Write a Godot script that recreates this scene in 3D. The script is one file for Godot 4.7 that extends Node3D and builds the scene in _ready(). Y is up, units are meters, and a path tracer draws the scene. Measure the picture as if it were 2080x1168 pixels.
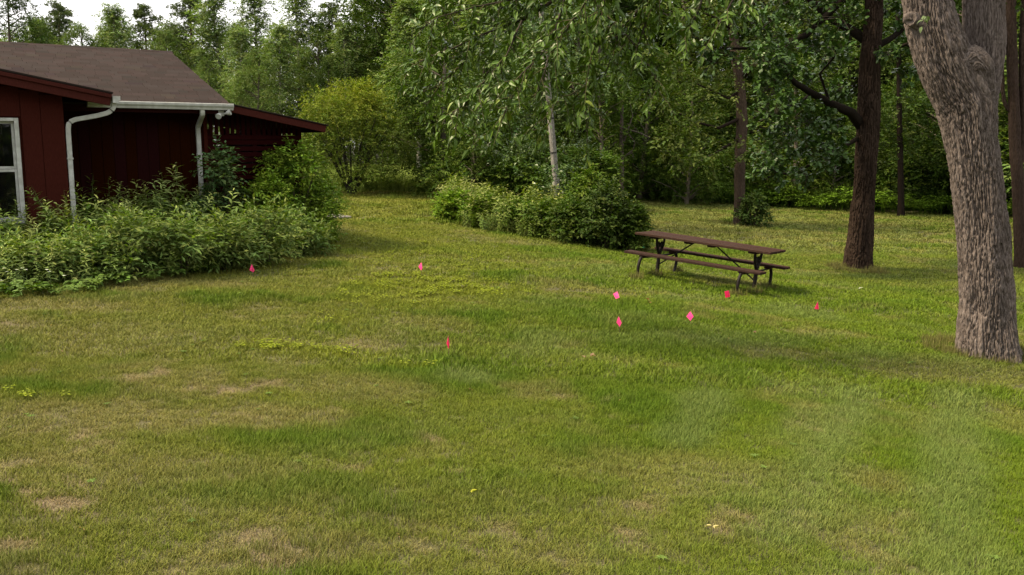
extends Node3D

const F := 1911.0          # focal length in pixels of a 2080 pixel wide picture
const PITCH := 0.1507
const CAM_Y := 2.2
const CLS := "category"

var M := {}
var taken := {}
var bumps := FastNoiseLite.new()
var tone := FastNoiseLite.new()
var fine := FastNoiseLite.new()
var bark_noise := FastNoiseLite.new()
var blobs := []
var streaks := []
var BT: Transform3D        # the house's own axes: x along the front, z out of it

# ---------------------------------------------------------------- helpers
class MB:
	var v := PackedVector3Array()
	var n := PackedVector3Array()
	var c := PackedColorArray()
	var ix := PackedInt32Array()
	var smooth := false

	func leaf(p: Vector3, d: Vector3, nr: Vector3, l: float, w: float, col: Color, fold := 0.15, droop := 0.12) -> void:
		var s := d.cross(nr).normalized()
		var up := s.cross(d)
		var m := p + d * (l * 0.45) + up * (w * fold)
		var k := v.size()
		v.append(p); v.append(m + s * (w * 0.5)); v.append(p + d * l - Vector3(0, l * droop, 0)); v.append(m - s * (w * 0.5))
		c.append(col); c.append(col); c.append(col); c.append(col)
		ix.append(k); ix.append(k + 1); ix.append(k + 2); ix.append(k); ix.append(k + 2); ix.append(k + 3)

	# a longer leaf that bends, three cross sections
	func big_leaf(p: Vector3, d: Vector3, nr: Vector3, l: float, w: float, col: Color, bend := 0.35, fold := 0.12) -> void:
		var s := d.cross(nr).normalized()
		var up := s.cross(d)
		var k := v.size()
		var at := [0.0, 0.28, 0.62, 1.0]
		var ws := [0.05, 0.5, 0.42, 0.02]
		for i in 4:
			var t: float = at[i]
			var mid := p + d * (l * t) - up * (l * bend * t * t)
			var hw: float = w * ws[i]
			var lift := up * (hw * fold * 2.0)
			v.append(mid + s * hw + lift); v.append(mid); v.append(mid - s * hw + lift)
			c.append(col); c.append(col); c.append(col)
		for i in 3:
			var a := k + i * 3
			for e in [a, a + 1]:
				ix.append(e); ix.append(e + 3); ix.append(e + 4); ix.append(e); ix.append(e + 4); ix.append(e + 1)

	func blade(p: Vector3, lean: Vector3, side: Vector3, h: float, w: float, col: Color) -> void:
		var k := v.size()
		var m := p + Vector3(0, h * 0.6, 0) + lean * (h * 0.25)
		var t := p + Vector3(0, h * 0.95, 0) + lean * (h * 0.75)
		v.append(p - side * (w * 0.5)); v.append(p + side * (w * 0.5)); v.append(m - side * (w * 0.4)); v.append(m + side * (w * 0.4)); v.append(t)
		for i in 5: c.append(col)
		for e in [0, 2, 3, 0, 3, 1, 2, 4, 3]: ix.append(k + e)

	func tube(pts: Array, rad: Array, sides: int, col: Color, cap := true) -> void:
		smooth = true
		var k := v.size()
		var side := Vector3.ZERO
		for i in pts.size():
			var t: Vector3 = (pts[min(i + 1, pts.size() - 1)] - pts[max(i - 1, 0)]).normalized()
			if side == Vector3.ZERO:
				side = t.cross(Vector3(0.3, 0.1, 0.9) if absf(t.z) < 0.8 else Vector3(1, 0.2, 0)).normalized()
			side = (side - t * side.dot(t)).normalized()
			var other := t.cross(side)
			for j in sides:
				var a := TAU * j / sides
				var o := side * cos(a) + other * sin(a)
				v.append(pts[i] + o * rad[i]); n.append(o); c.append(col)
		for i in pts.size() - 1:
			for j in sides:
				var a := k + i * sides + j
				var b := k + i * sides + (j + 1) % sides
				ix.append(a); ix.append(a + sides); ix.append(b + sides); ix.append(a); ix.append(b + sides); ix.append(b)
		if cap:
			for e in [0, pts.size() - 1]:
				var t: Vector3 = (pts[0] - pts[1]).normalized() if e == 0 else (pts[e] - pts[e - 1]).normalized()
				var m := v.size()
				v.append(pts[e]); n.append(t); c.append(col)
				for j in sides:
					v.append(v[k + e * sides + j]); n.append(t); c.append(col)
				for j in sides:
					var q := m + 1 + j
					var r := m + 1 + (j + 1) % sides
					if e == 0:
						ix.append(m); ix.append(q); ix.append(r)
					else:
						ix.append(m); ix.append(r); ix.append(q)

	func face(ps: Array, inside: Vector3, col: Color) -> void:
		var k := v.size()
		var mid := Vector3.ZERO
		for p in ps: mid += p / ps.size()
		var nr: Vector3 = (ps[1] - ps[0]).cross(ps[2] - ps[0])
		if nr.dot(mid - inside) > 0: ps.reverse()
		for p in ps:
			v.append(p); c.append(col)
			if smooth: n.append((nr if nr.dot(mid - inside) > 0 else -nr).normalized())
		for i in range(1, ps.size() - 1):
			ix.append(k); ix.append(k + i); ix.append(k + i + 1)

	# a box with chamfered edges, in the axes of t
	func box(size: Vector3, at: Vector3, col: Color, ch := 0.003, t := Transform3D()) -> void:
		var h := size * 0.5
		ch = min(ch, min(h.x, min(h.y, h.z)) * 0.45)
		var q := {}
		for sx in [-1, 1]:
			for sy in [-1, 1]:
				for sz in [-1, 1]:
					var s := Vector3(sx, sy, sz)
					for ax in 3:
						var e := h - Vector3(ch, ch, ch)
						e[ax] = h[ax]
						q[[sx, sy, sz, ax]] = t * (at + e * s)
		var mid := t * at
		for ax in 3:
			var b := (ax + 1) % 3
			var d := (ax + 2) % 3
			for s in [-1, 1]:
				var ps := []
				for w in [[-1, -1], [1, -1], [1, 1], [-1, 1]]:
					var key := [0, 0, 0, ax]
					key[ax] = s; key[b] = w[0]; key[d] = w[1]
					ps.append(q[key])
				face(ps, mid, col)
			for s1 in [-1, 1]:
				for s2 in [-1, 1]:
					var k1 := [0, 0, 0, b]
					k1[b] = s1; k1[d] = s2
					var ps := []
					for w in [[-1, b], [1, b], [1, d], [-1, d]]:
						var key := k1.duplicate()
						key[ax] = w[0]; key[3] = w[1]
						ps.append(q[key])
					face(ps, mid, col)
		for sx in [-1, 1]:
			for sy in [-1, 1]:
				for sz in [-1, 1]:
					face([q[[sx, sy, sz, 0]], q[[sx, sy, sz, 1]], q[[sx, sy, sz, 2]]], mid, col)

	func mesh() -> ArrayMesh:
		var a := []
		a.resize(Mesh.ARRAY_MAX)
		a[Mesh.ARRAY_VERTEX] = v
		if smooth and n.size() == v.size(): a[Mesh.ARRAY_NORMAL] = n
		a[Mesh.ARRAY_COLOR] = c
		a[Mesh.ARRAY_INDEX] = ix
		var m := ArrayMesh.new()
		m.add_surface_from_arrays(Mesh.PRIMITIVE_TRIANGLES, a)
		return m


func numbered(called: String) -> String:
	taken[called] = taken.get(called, -1) + 1
	return called if taken[called] == 0 else "%s_%03d" % [called, taken[called]]

func tag(o: Node, label := "", category := "", group := "", kind := "") -> Node:
	if label: o.set_meta("label", label)
	if category: o.set_meta(CLS, category)
	if group: o.set_meta("group", group)
	if kind: o.set_meta("kind", kind)
	return o

func thing(called: String, label: String, category: String, at := Vector3.ZERO, group := "") -> Node3D:
	var o := Node3D.new()
	o.name = numbered(called)
	add_child(o)
	o.position = at
	tag(o, label, category, group)
	return o

func part(called: String, mesh: Mesh, mat: Material, parent: Node, at := Vector3.ZERO) -> MeshInstance3D:
	var o := MeshInstance3D.new()
	if parent == self:
		o.name = numbered(called)
	else:
		var i := 0
		var nm := called
		while parent.has_node(nm):
			i += 1
			nm = "%s_%03d" % [called, i]
		o.name = nm
	o.mesh = mesh
	o.material_override = mat
	o.position = at
	parent.add_child(o, true)
	return o

func quick_part(called: String, k: int, mesh: Mesh, mat: Material, parent: Node, tr := Transform3D()) -> MeshInstance3D:
	var o := MeshInstance3D.new()
	o.name = called if k == 0 else "%s_%03d" % [called, k]
	o.mesh = mesh
	o.material_override = mat
	o.transform = tr
	parent.add_child(o, true)
	return o

func scatter(called: String, mesh: Mesh, mat: Material, where: Array, cols: PackedColorArray, parent: Node) -> MultiMeshInstance3D:
	mesh.surface_set_material(0, mat)
	var m := MultiMesh.new()
	m.transform_format = MultiMesh.TRANSFORM_3D
	m.use_colors = true
	m.mesh = mesh
	m.instance_count = where.size()
	for i in where.size():
		m.set_instance_transform(i, where[i])
		m.set_instance_color(i, cols[i])
	var o := MultiMeshInstance3D.new()
	o.name = numbered(called) if parent == self else called
	o.multimesh = m
	parent.add_child(o, true)
	tag(o, "", "", "", "stuff")
	return o

func copy_of(o: Node3D, called: String, label: String, group: String, tr: Transform3D) -> Node3D:
	var c: Node3D = o.duplicate()
	c.name = numbered(called)
	add_child(c)
	c.transform = tr
	c.set_meta("label", label)
	if group: c.set_meta("group", group)
	elif c.has_meta("group"): c.remove_meta("group")
	return c

func lin(r: float, g: float, b: float) -> Color:
	return Color(r, g, b).linear_to_srgb()

func paint(r: float, g: float, b: float, rough := 0.8, vertex := false) -> StandardMaterial3D:
	var m := StandardMaterial3D.new()
	m.albedo_color = lin(r, g, b)
	m.roughness = rough
	m.vertex_color_use_as_albedo = vertex
	return m

func leafy(rough: float, back: float) -> StandardMaterial3D:
	var m := paint(1, 1, 1, rough, true)
	m.cull_mode = BaseMaterial3D.CULL_DISABLED
	m.backlight_enabled = true
	m.backlight = Color(back * 0.9, back, back * 0.35)
	m.metallic_specular = 0.5
	return m

func noise_tex(size: int, freq: float, kind: int, lo: Color, hi: Color, seed_: int, octaves := 4, normal := false, strength := 4.0) -> NoiseTexture2D:
	var n := FastNoiseLite.new()
	n.seed = seed_
	n.noise_type = kind
	n.frequency = freq
	n.fractal_octaves = octaves
	var t := NoiseTexture2D.new()
	t.width = size
	t.height = size
	t.seamless = true
	t.noise = n
	if normal:
		t.as_normal_map = true
		t.bump_strength = strength
	else:
		var g := Gradient.new()
		g.set_color(0, lo)
		g.set_color(1, hi)
		t.color_ramp = g
	return t

# ---------------------------------------------------------------- the lie of the land
func ground_y(x: float, z: float) -> float:
	var a: float = lerpf(0.5, 0.75, smoothstep(-3.0, 5.0, x))
	var h := -2.25 - a * tanh((x - 1.0) / 9.0) + 0.05
	var far: float = smoothstep(38.0, 70.0, -z)
	h += far * 0.5
	h += 0.035 * bumps.get_noise_2d(x, z) * smoothstep(2.0, 7.0, -z)
	return h + CAM_Y

func ray(px: float, py: float) -> Vector3:
	var x := (px - 1040.0) / F
	var y := -(py - 584.0) / F
	return Vector3(x, y * cos(PITCH) - sin(PITCH), -(cos(PITCH) + y * sin(PITCH)))

# the place at a given distance along the view axis, from where it is seen in the photograph
func at_depth(px: float, py: float, d: float) -> Vector3:
	var r := ray(px, py)
	return Vector3(0, CAM_Y, 0) + r * (d / -r.z)

func at_ground(px: float, py: float) -> Vector3:
	var r := ray(px, py)
	var lo := 1.0
	var hi := 140.0
	for i in 40:
		var t := (lo + hi) * 0.5
		var p := Vector3(0, CAM_Y, 0) + r * t
		if p.y > ground_y(p.x, p.z): lo = t
		else: hi = t
	return Vector3(0, CAM_Y, 0) + r * lo

func rnd_dir(g: RandomNumberGenerator) -> Vector3:
	var z := g.randf_range(-1, 1)
	var a := g.randf() * TAU
	var r := sqrt(1.0 - z * z)
	return Vector3(r * cos(a), z, r * sin(a))

# ---------------------------------------------------------------- foliage
func leaves_in(mb: MB, g: RandomNumberGenerator, c: Vector3, rx: float, ry: float, sprays: int, per: int, l: float, w: float, col: Color, jitter: float, droop: float) -> void:
	for i in sprays:
		var d := rnd_dir(g)
		if d.y < 0 and g.randf() < 0.45: d.y = -d.y
		var rad := pow(g.randf(), 0.42)
		var p := c + Vector3(d.x * rx, d.y * ry, d.z * rx) * rad
		var t := 1.0 + g.randfn(0, jitter)
		t = clampf(t, 0.5, 1.7)
		var warm := g.randf_range(0.85, 1.2)
		var axis := (d + rnd_dir(g) * 0.7 - Vector3(0, droop, 0)).normalized()
		var across := axis.cross(Vector3(0.1, 1, 0.05)).normalized()
		for k in per:
			var sd := 1.0 if k % 2 == 0 else -1.0
			var q := p + axis * (l * 0.45 * k) + rnd_dir(g) * (l * 0.3)
			var dir := (axis * 0.7 + across * (sd * 0.8) + rnd_dir(g) * 0.45).normalized()
			var nr := (Vector3(0, 0.9, 0) + d * 0.35 + rnd_dir(g) * 0.55).normalized()
			var s := g.randf_range(0.75, 1.25)
			mb.leaf(q, dir, nr, l * s, w * s, Color(col.r * t * warm, col.g * t, col.b * t))

# a woodland tree about 13 m tall: kind 0 aspen, 1 broad crown, 2 pine, 3 low leafy understorey tree, 4 dark broad crown
func make_tree(seed_: int, kind: int, called: String, category: String) -> Node3D:
	var g := RandomNumberGenerator.new()
	g.seed = seed_
	var root := Node3D.new()
	tag(root, "tree", category)
	var tr := MB.new()
	var cr := MB.new()
	var H: float = [13.5, 12.0, 14.5, 7.5, 12.5][kind]
	var h0: float = [2.8, 1.6, 3.0, 0.5, 1.8][kind]
	var R: float = [2.3, 3.1, 2.3, 2.4, 3.2][kind]
	var bark: Color = [Color(0.30, 0.28, 0.23), Color(0.07, 0.06, 0.045), Color(0.11, 0.08, 0.06), Color(0.13, 0.11, 0.085), Color(0.08, 0.065, 0.055)][kind]
	var green: Color = [Color(0.150, 0.205, 0.068), Color(0.094, 0.136, 0.034), Color(0.072, 0.094, 0.038), Color(0.054, 0.088, 0.013), Color(0.030, 0.052, 0.009)][kind]
	var pts := []
	var rad := []
	var sway := Vector3(g.randf_range(-0.4, 0.4), 0, g.randf_range(-0.4, 0.4))
	for i in 9:
		var t := i / 8.0
		pts.append(Vector3(sin(t * 3.0 + seed_) * 0.18, t * H * 0.97 - 0.1, cos(t * 2.3 + seed_) * 0.15) + sway * t * t)
		rad.append((0.05 + 0.0125 * H * (1.0 - t)) * (1.25 if i == 0 else 1.0) * (0.75 if kind == 0 else 1.0))
	tr.tube(pts, rad, 8, bark)
	var clumps: int = [62, 60, 74, 44, 60][kind]
	for i in clumps:
		var t := (i + g.randf()) / clumps
		var y := lerpf(h0, H, t)
		var prof: float
		match kind:
			0: prof = pow(sin(PI * pow(clampf(t * 0.9 + 0.1, 0, 1), 0.75)), 0.7) * (1.0 - 0.35 * t)
			1, 4: prof = pow(sin(PI * clampf(t * 0.86 + 0.14, 0, 1)), 0.55)
			2: prof = pow(1.0 - t, 0.6) * 1.0 + 0.16
			_: prof = pow(sin(PI * clampf(t * 0.8 + 0.2, 0, 1)), 0.5)
		prof *= g.randf_range(0.65, 1.15)
		var a := g.randf() * TAU
		var off := R * prof * sqrt(g.randf_range(0.2, 1.0))
		var base: Vector3 = pts[clampi(int(y / H * 8), 0, 8)]
		var c := Vector3(base.x + cos(a) * off, y + (0.15 * off if kind == 0 else -0.1 * off), base.z + sin(a) * off)
		var r := g.randf_range(0.55, 1.2) * (0.88 if kind in [0, 2] else 1.0)
		if t > 0.9: r *= 0.7
		var st := Vector3(base.x, maxf(y - off * (0.6 if kind != 2 else 0.1), h0 * 0.6), base.z)
		tr.tube([st, st.lerp(c, 0.5) + Vector3(0, 0.08 * off, 0), c], [0.045, 0.03, 0.012], 4, bark * (0.55 if kind == 0 else 0.9), false)
		var lt := green * g.randf_range(0.8, 1.2)
		if kind == 2:
			for k in 40:
				var d := rnd_dir(g)
				var p := c + Vector3(d.x * r * 1.15, d.y * r * 0.55, d.z * r * 1.15) * pow(g.randf(), 0.4)
				var tn := g.randf_range(0.7, 1.3)
				for q in 10:
					var dd := (rnd_dir(g) + Vector3(cos(a), 0.5, sin(a)) * 0.5).normalized()
					cr.leaf(p, dd, rnd_dir(g), 0.22, 0.05, Color(lt.r * tn, lt.g * tn, lt.b * tn), 0, 0)
		else:
			leaves_in(cr, g, c, r * 1.15, r * 0.85, 56, 7, 0.12 if kind == 0 else 0.13, 0.085, lt, 0.14, 0.35)
	part("trunk", tr.mesh(), M.bark_far, root)
	tag(part("crown", cr.mesh(), M.leaf, root), "", "", "", "stuff")
	root.set_meta("tall", H)
	return root

# a bush that reaches the ground
func make_bush(seed_: int, rx: float, h: float, n: int, l: float, w: float, col: Color, stems := 7, dark := Color(0.07, 0.055, 0.04), low := Color(0, 0, 0)) -> Node3D:
	var g := RandomNumberGenerator.new()
	g.seed = seed_
	var root := Node3D.new()
	var st := MB.new()
	var cr := MB.new()
	for i in stems:
		var a := TAU * i / stems + g.randf() * 0.6
		var e := Vector3(cos(a) * rx * 0.6, h * g.randf_range(0.6, 0.85), sin(a) * rx * 0.6)
		st.tube([Vector3(cos(a) * 0.06, -0.05, sin(a) * 0.06), e * Vector3(0.45, 0.5, 0.45), e], [0.022 + 0.008 * h, 0.016 + 0.005 * h, 0.006], 5, dark, false)
	for i in n:
		var t := (i + 0.5) / n
		var y := h * lerpf(0.12, 0.93, pow(t, 0.9))
		var prof := pow(sin(PI * clampf(t * 0.72 + 0.26, 0, 1)), 0.6)
		var a := g.randf() * TAU
		var off := rx * prof * sqrt(g.randf_range(0.1, 1.0)) * 0.85
		var r := rx * g.randf_range(0.24, 0.38)
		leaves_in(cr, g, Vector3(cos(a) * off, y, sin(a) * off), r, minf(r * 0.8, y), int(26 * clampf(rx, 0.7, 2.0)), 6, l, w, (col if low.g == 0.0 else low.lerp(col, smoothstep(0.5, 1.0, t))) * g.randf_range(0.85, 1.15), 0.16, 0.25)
	part("stem", st.mesh(), M.bark_far, root)
	tag(part("foliage", cr.mesh(), M.leaf, root), "", "", "", "stuff")
	return root

# one upright weed: a stem with bent lance-shaped leaves
func weed_mesh(seed_: int, h: float, n: int, l: float, w: float, col: Color, tip: Color) -> ArrayMesh:
	var g := RandomNumberGenerator.new()
	g.seed = seed_
	var mb := MB.new()
	var lean := Vector3(g.randf_range(-0.16, 0.16), 0, g.randf_range(-0.16, 0.16))
	for i in 4:
		var t0 := i / 4.0
		var t1 := (i + 1) / 4.0
		mb.blade(Vector3(lean.x * t0 * t0, h * t0, lean.z * t0 * t0) , lean * 0.3, Vector3(1, 0, 0), h * 0.28, 0.007, col * 0.8)
		mb.blade(Vector3(lean.x * t0 * t0, h * t0, lean.z * t0 * t0) , lean * 0.3, Vector3(0, 0, 1), h * 0.28, 0.007, col * 0.8)
	for i in n:
		var t := lerpf(0.18, 1.0, (i + g.randf() * 0.5) / n)
		var a := i * 2.4 + g.randf() * 0.5
		var p := Vector3(lean.x * t * t, h * t, lean.z * t * t)
		var rise := lerpf(0.1, 0.85, t * t)
		var d := Vector3(cos(a), rise, sin(a)).normalized()
		var s := (1.0 - 0.55 * t * t) * g.randf_range(0.8, 1.2) * (0.65 + 0.35 * minf(1.0, (1.05 - t) * 6.0))
		var k := g.randf_range(0.8, 1.2)
		var cc := col.lerp(tip, smoothstep(0.75, 1.0, t))
		mb.big_leaf(p, d, Vector3(-d.x * d.y, 1.0 - d.y * d.y, -d.z * d.y).normalized(), l * s, w * s, Color(cc.r * k, cc.g * k, cc.b * k), g.randf_range(0.2, 0.6))
	return mb.mesh()

func broad_mesh(seed_: int, h: float, stems: int, l: float, w: float, col: Color) -> ArrayMesh:
	var g := RandomNumberGenerator.new()
	g.seed = seed_
	var mb := MB.new()
	for s in stems:
		var a := TAU * s / stems + g.randf()
		var hh := h * g.randf_range(0.55, 1.0)
		var e := Vector3(cos(a) * hh * 0.5, hh, sin(a) * hh * 0.5)
		mb.blade(Vector3.ZERO, e * 0.9, Vector3(-sin(a), 0, cos(a)), hh, 0.008, col * 0.7)
		for k in 3:
			var b := a + (k - 1) * 1.1 + g.randf_range(-0.3, 0.3)
			var d := Vector3(cos(b), 0.15, sin(b)).normalized()
			var tn := g.randf_range(0.75, 1.25)
			mb.big_leaf(e * Vector3(0.8, 0.93, 0.8), d, Vector3(0, 1, 0), l * g.randf_range(0.8, 1.2), w, Color(col.r * tn, col.g * tn, col.b * tn), g.randf_range(0.1, 0.5), 0.15)
	return mb.mesh()

func tuft_mesh(seed_: int, blades: int, spread: float, h: float, w: float, straw := 0.15) -> ArrayMesh:
	var g := RandomNumberGenerator.new()
	g.seed = seed_
	var mb := MB.new()
	for i in blades:
		var a := g.randf() * TAU
		var r := spread * sqrt(g.randf())
		var b := g.randf() * TAU
		var lean := Vector3(cos(b), 0, sin(b)) * g.randf_range(0.1, 1.5)
		var k := g.randf_range(0.5, 1.5)
		var col := Color(k, k, k)
		var dry := g.randf()
		if dry < straw: col = Color(1.9, 1.45, 2.4) * g.randf_range(0.7, 1.1)
		elif dry < straw * 2.0: col = Color(1.3, 1.15, 0.9) * k
		mb.blade(Vector3(cos(a) * r, -0.008, sin(a) * r), lean, Vector3(-sin(b), 0, cos(b)).rotated(Vector3.UP, g.randf_range(-0.8, 0.8)), h * g.randf_range(0.45, 1.15), w * g.randf_range(0.7, 1.2), col)
	return mb.mesh()

# what grows where on the lawn: weights of lush, straw, greyish, yellow and bare patches
func patch(x: float, z: float) -> Array:
	var w := [0.0, 0.0, 0.0, 0.0, 0.0]
	var d := -z
	var a := tone.get_noise_2d(x, z)
	var b := tone.get_noise_2d(x + 300.0, z - 90.0)
	var f := fine.get_noise_2d(x, z)
	w[0] = clampf(a * 2.2 + f * 0.8 - 0.25, 0, 1)
	w[1] = clampf(b * 2.0 + f * 1.2 - 0.1, 0, 1) * 0.8
	var thin := fine.get_noise_2d(x * 1.5 - 70.0, z * 1.5)
	w[4] = clampf(thin * 3.0 + b * 1.5 - 1.25, 0, 1) * (0.7 if x < 1.5 else 0.3) * smoothstep(12.0, 7.5, d)
	w[2] = clampf(-a * 1.8 + fine.get_noise_2d(x * 0.6 + 50, z * 0.6) * 0.9 - 0.2, 0, 1) * (0.7 if x > 0.3 else 0.25)
	if d < 34.0:
		for e in blobs:
			var p: Vector2 = e[0]
			var q: Vector2 = Vector2(x - p.x, -z - p.y) / e[1]
			var k := q.length_squared()
			if k < 3.0:
				var n := fine.get_noise_2d(x * 1.7, z * 1.7) * 0.6
				var s: float = e[3] * clampf(1.25 - k * 0.9 + n, 0, 1)
				var t: int = e[2]
				w[t] = maxf(w[t], s)
				if s > 0.3:
					for o in 5:
						if o != t: w[o] *= 1.0 - s * 0.7
	if d < 16.0 and x > -1.0:
		for e in streaks:
			var near := Geometry2D.get_closest_point_to_segment(Vector2(x, d), e[0], e[1])
			var k: float = near.distance_to(Vector2(x, d)) / e[2]
			if k < 1.8:
				var s: float = e[3] * clampf(1.35 - k + 0.5 * f, 0, 1)
				w[2] = maxf(w[2], s)
				w[0] *= 1.0 - s * 0.6
				w[1] *= 1.0 - s * 0.6
	return w

# ---------------------------------------------------------------- the scene
func _ready() -> void:
	var cam := Camera3D.new()
	cam.name = "camera"
	cam.fov = rad_to_deg(2.0 * atan(584.0 / F))
	cam.position = Vector3(0, CAM_Y, 0)
	cam.rotation.x = -PITCH
	cam.near = 0.1
	cam.far = 600.0
	add_child(cam)
	cam.current = true

	var env := Environment.new()
	env.background_mode = Environment.BG_SKY
	var sky_mat := ProceduralSkyMaterial.new()
	sky_mat.sky_top_color = Color(0.96, 0.96, 0.965)
	sky_mat.sky_horizon_color = Color(0.98, 0.965, 0.95)
	sky_mat.ground_horizon_color = Color(0.35, 0.36, 0.30)
	sky_mat.ground_bottom_color = Color(0.25, 0.26, 0.2)
	sky_mat.sky_curve = 0.2
	sky_mat.sky_energy_multiplier = 0.75
	var sky := Sky.new()
	sky.sky_material = sky_mat
	env.sky = sky
	env.tonemap_mode = Environment.TONE_MAPPER_LINEAR
	env.tonemap_exposure = 4.05
	env.sdfgi_enabled = true
	env.ssao_enabled = true
	env.ssil_enabled = true
	var we := WorldEnvironment.new()
	we.name = "world_environment"
	we.environment = env
	add_child(we)

	var sun := DirectionalLight3D.new()
	sun.name = "sun"
	sun.light_energy = 0.75
	sun.light_color = Color(1.0, 0.92, 0.78)
	sun.light_angular_distance = 14.0
	sun.shadow_enabled = true
	sun.sky_mode = DirectionalLight3D.SKY_MODE_LIGHT_ONLY
	add_child(sun)
	sun.look_at_from_position(Vector3(-1.0, 1.25, 0.12) * 50.0, Vector3.ZERO)

	bumps.seed = 4; bumps.frequency = 0.35; bumps.fractal_octaves = 2
	tone.seed = 11; tone.frequency = 0.42; tone.fractal_octaves = 3
	fine.seed = 23; fine.frequency = 1.3; fine.fractal_octaves = 3
	bark_noise.seed = 7; bark_noise.frequency = 1.0; bark_noise.fractal_octaves = 2
	build_materials()
	# [pixel in the photograph, half widths in metres, kind of patch, strength]
	for e in [
		[900, 762, 0.75, 0.75, 0, 1.0], [1010, 755, 0.5, 0.6, 0, 0.7], [1240, 640, 1.2, 1.3, 0, 0.9], [1300, 700, 0.8, 0.7, 0, 0.6], [640, 880, 0.9, 0.5, 0, 0.8], [520, 985, 0.8, 0.35, 0, 0.8],
		[960, 690, 0.8, 1.0, 0, 0.4], [1380, 800, 1.2, 0.9, 0, 0.6], [1000, 1000, 0.6, 0.4, 0, 0.4],
		[940, 768, 0.28, 0.3, 2, 0.9], [1420, 690, 0.9, 0.25, 2, 0.6], [1560, 690, 0.5, 0.5, 2, 0.5], [1480, 760, 0.3, 0.8, 0, 0.7], [1830, 900, 0.4, 1.2, 0, 0.6], [1840, 730, 0.6, 0.6, 0, 0.5], [1590, 1000, 0.7, 0.6, 2, 0.55], [1930, 1130, 0.5, 0.3, 2, 0.8], [1290, 690, 0.7, 0.4, 2, 0.4], [1100, 690, 0.35, 0.5, 2, 0.6],
		[860, 580, 1.25, 1.2, 3, 1.0], [800, 480, 1.5, 5.0, 3, 0.42], [900, 520, 2.0, 3.0, 3, 0.35], [790, 420, 1.6, 8.0, 3, 0.4], [790, 610, 0.8, 0.7, 3, 0.7], [1000, 590, 0.6, 0.9, 3, 0.5], [620, 712, 0.75, 0.3, 3, 1.0], [720, 720, 0.5, 0.25, 3, 0.6], [660, 650, 0.5, 0.4, 3, 0.4], [580, 805, 0.4, 0.2, 3, 0.45], [90, 805, 0.4, 0.2, 3, 0.4], [820, 745, 0.3, 0.2, 3, 0.5],
		[125, 1025, 0.17, 0.11, 4, 1.0], [60, 1000, 0.10, 0.06, 4, 0.8], [160, 985, 0.12, 0.05, 4, 0.7], [860, 1115, 0.13, 0.09, 4, 0.85], [1290, 1030, 0.14, 0.08, 4, 0.8], [1275, 1085, 0.12, 0.08, 4, 0.8], [530, 850, 0.15, 0.05, 4, 0.6], [530, 850, 0.7, 0.4, 1, 0.9], [230, 850, 1.0, 0.5, 1, 0.9], [330, 960, 0.9, 0.4, 1, 0.6], [740, 790, 0.7, 0.5, 1, 0.7], [200, 690, 1.2, 0.9, 1, 0.4],
		[80, 620, 1.3, 0.5, 1, 0.8], [2000, 760, 1.5, 0.8, 1, 0.7], [1380, 960, 0.9, 0.5, 1, 0.6], [2040, 850, 0.4, 1.0, 1, 0.6], [870, 655, 0.5, 0.5, 1, 0.5], [15, 1110, 0.16, 0.08, 4, 0.8], [540, 1090, 0.12, 0.06, 4, 0.7], [480, 845, 0.10, 0.05, 4, 0.6], [930, 960, 0.10, 0.05, 4, 0.5], [1350, 470, 3.0, 4.0, 1, 0.5], [1500, 480, 3.0, 4.0, 1, 0.4], [1850, 560, 3.0, 3.0, 1, 0.35],
		[850, 1040, 2.5, 0.5, 1, 0.3]]:
		var p := at_ground(e[0], e[1])
		blobs.append([Vector2(p.x, -p.z), Vector2(e[2], e[3]), e[4], e[5]])
	for e in [[1741, 800, 1690, 900, 0.24, 0.9], [1690, 900, 1590, 1090, 0.22, 0.75], [1950, 810, 1930, 980, 0.30, 0.85], [1930, 980, 1925, 1175, 0.26, 0.8], [1440, 805, 1385, 895, 0.24, 0.75], [1110, 690, 1060, 720, 0.25, 0.5], [1290, 640, 1560, 695, 0.16, 0.5], [1560, 695, 1700, 680, 0.16, 0.45]]:
		var p := at_ground(e[0], e[1])
		var q := at_ground(e[2], e[3])
		streaks.append([Vector2(p.x, -p.z), Vector2(q.x, -q.z), e[4], e[5]])
	build_ground()
	build_house()
	build_big_tree()
	build_oak()
	build_other_trees()
	build_woods()
	build_beds()
	build_table()
	build_flags()
	build_litter()
	build_grass()


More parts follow.
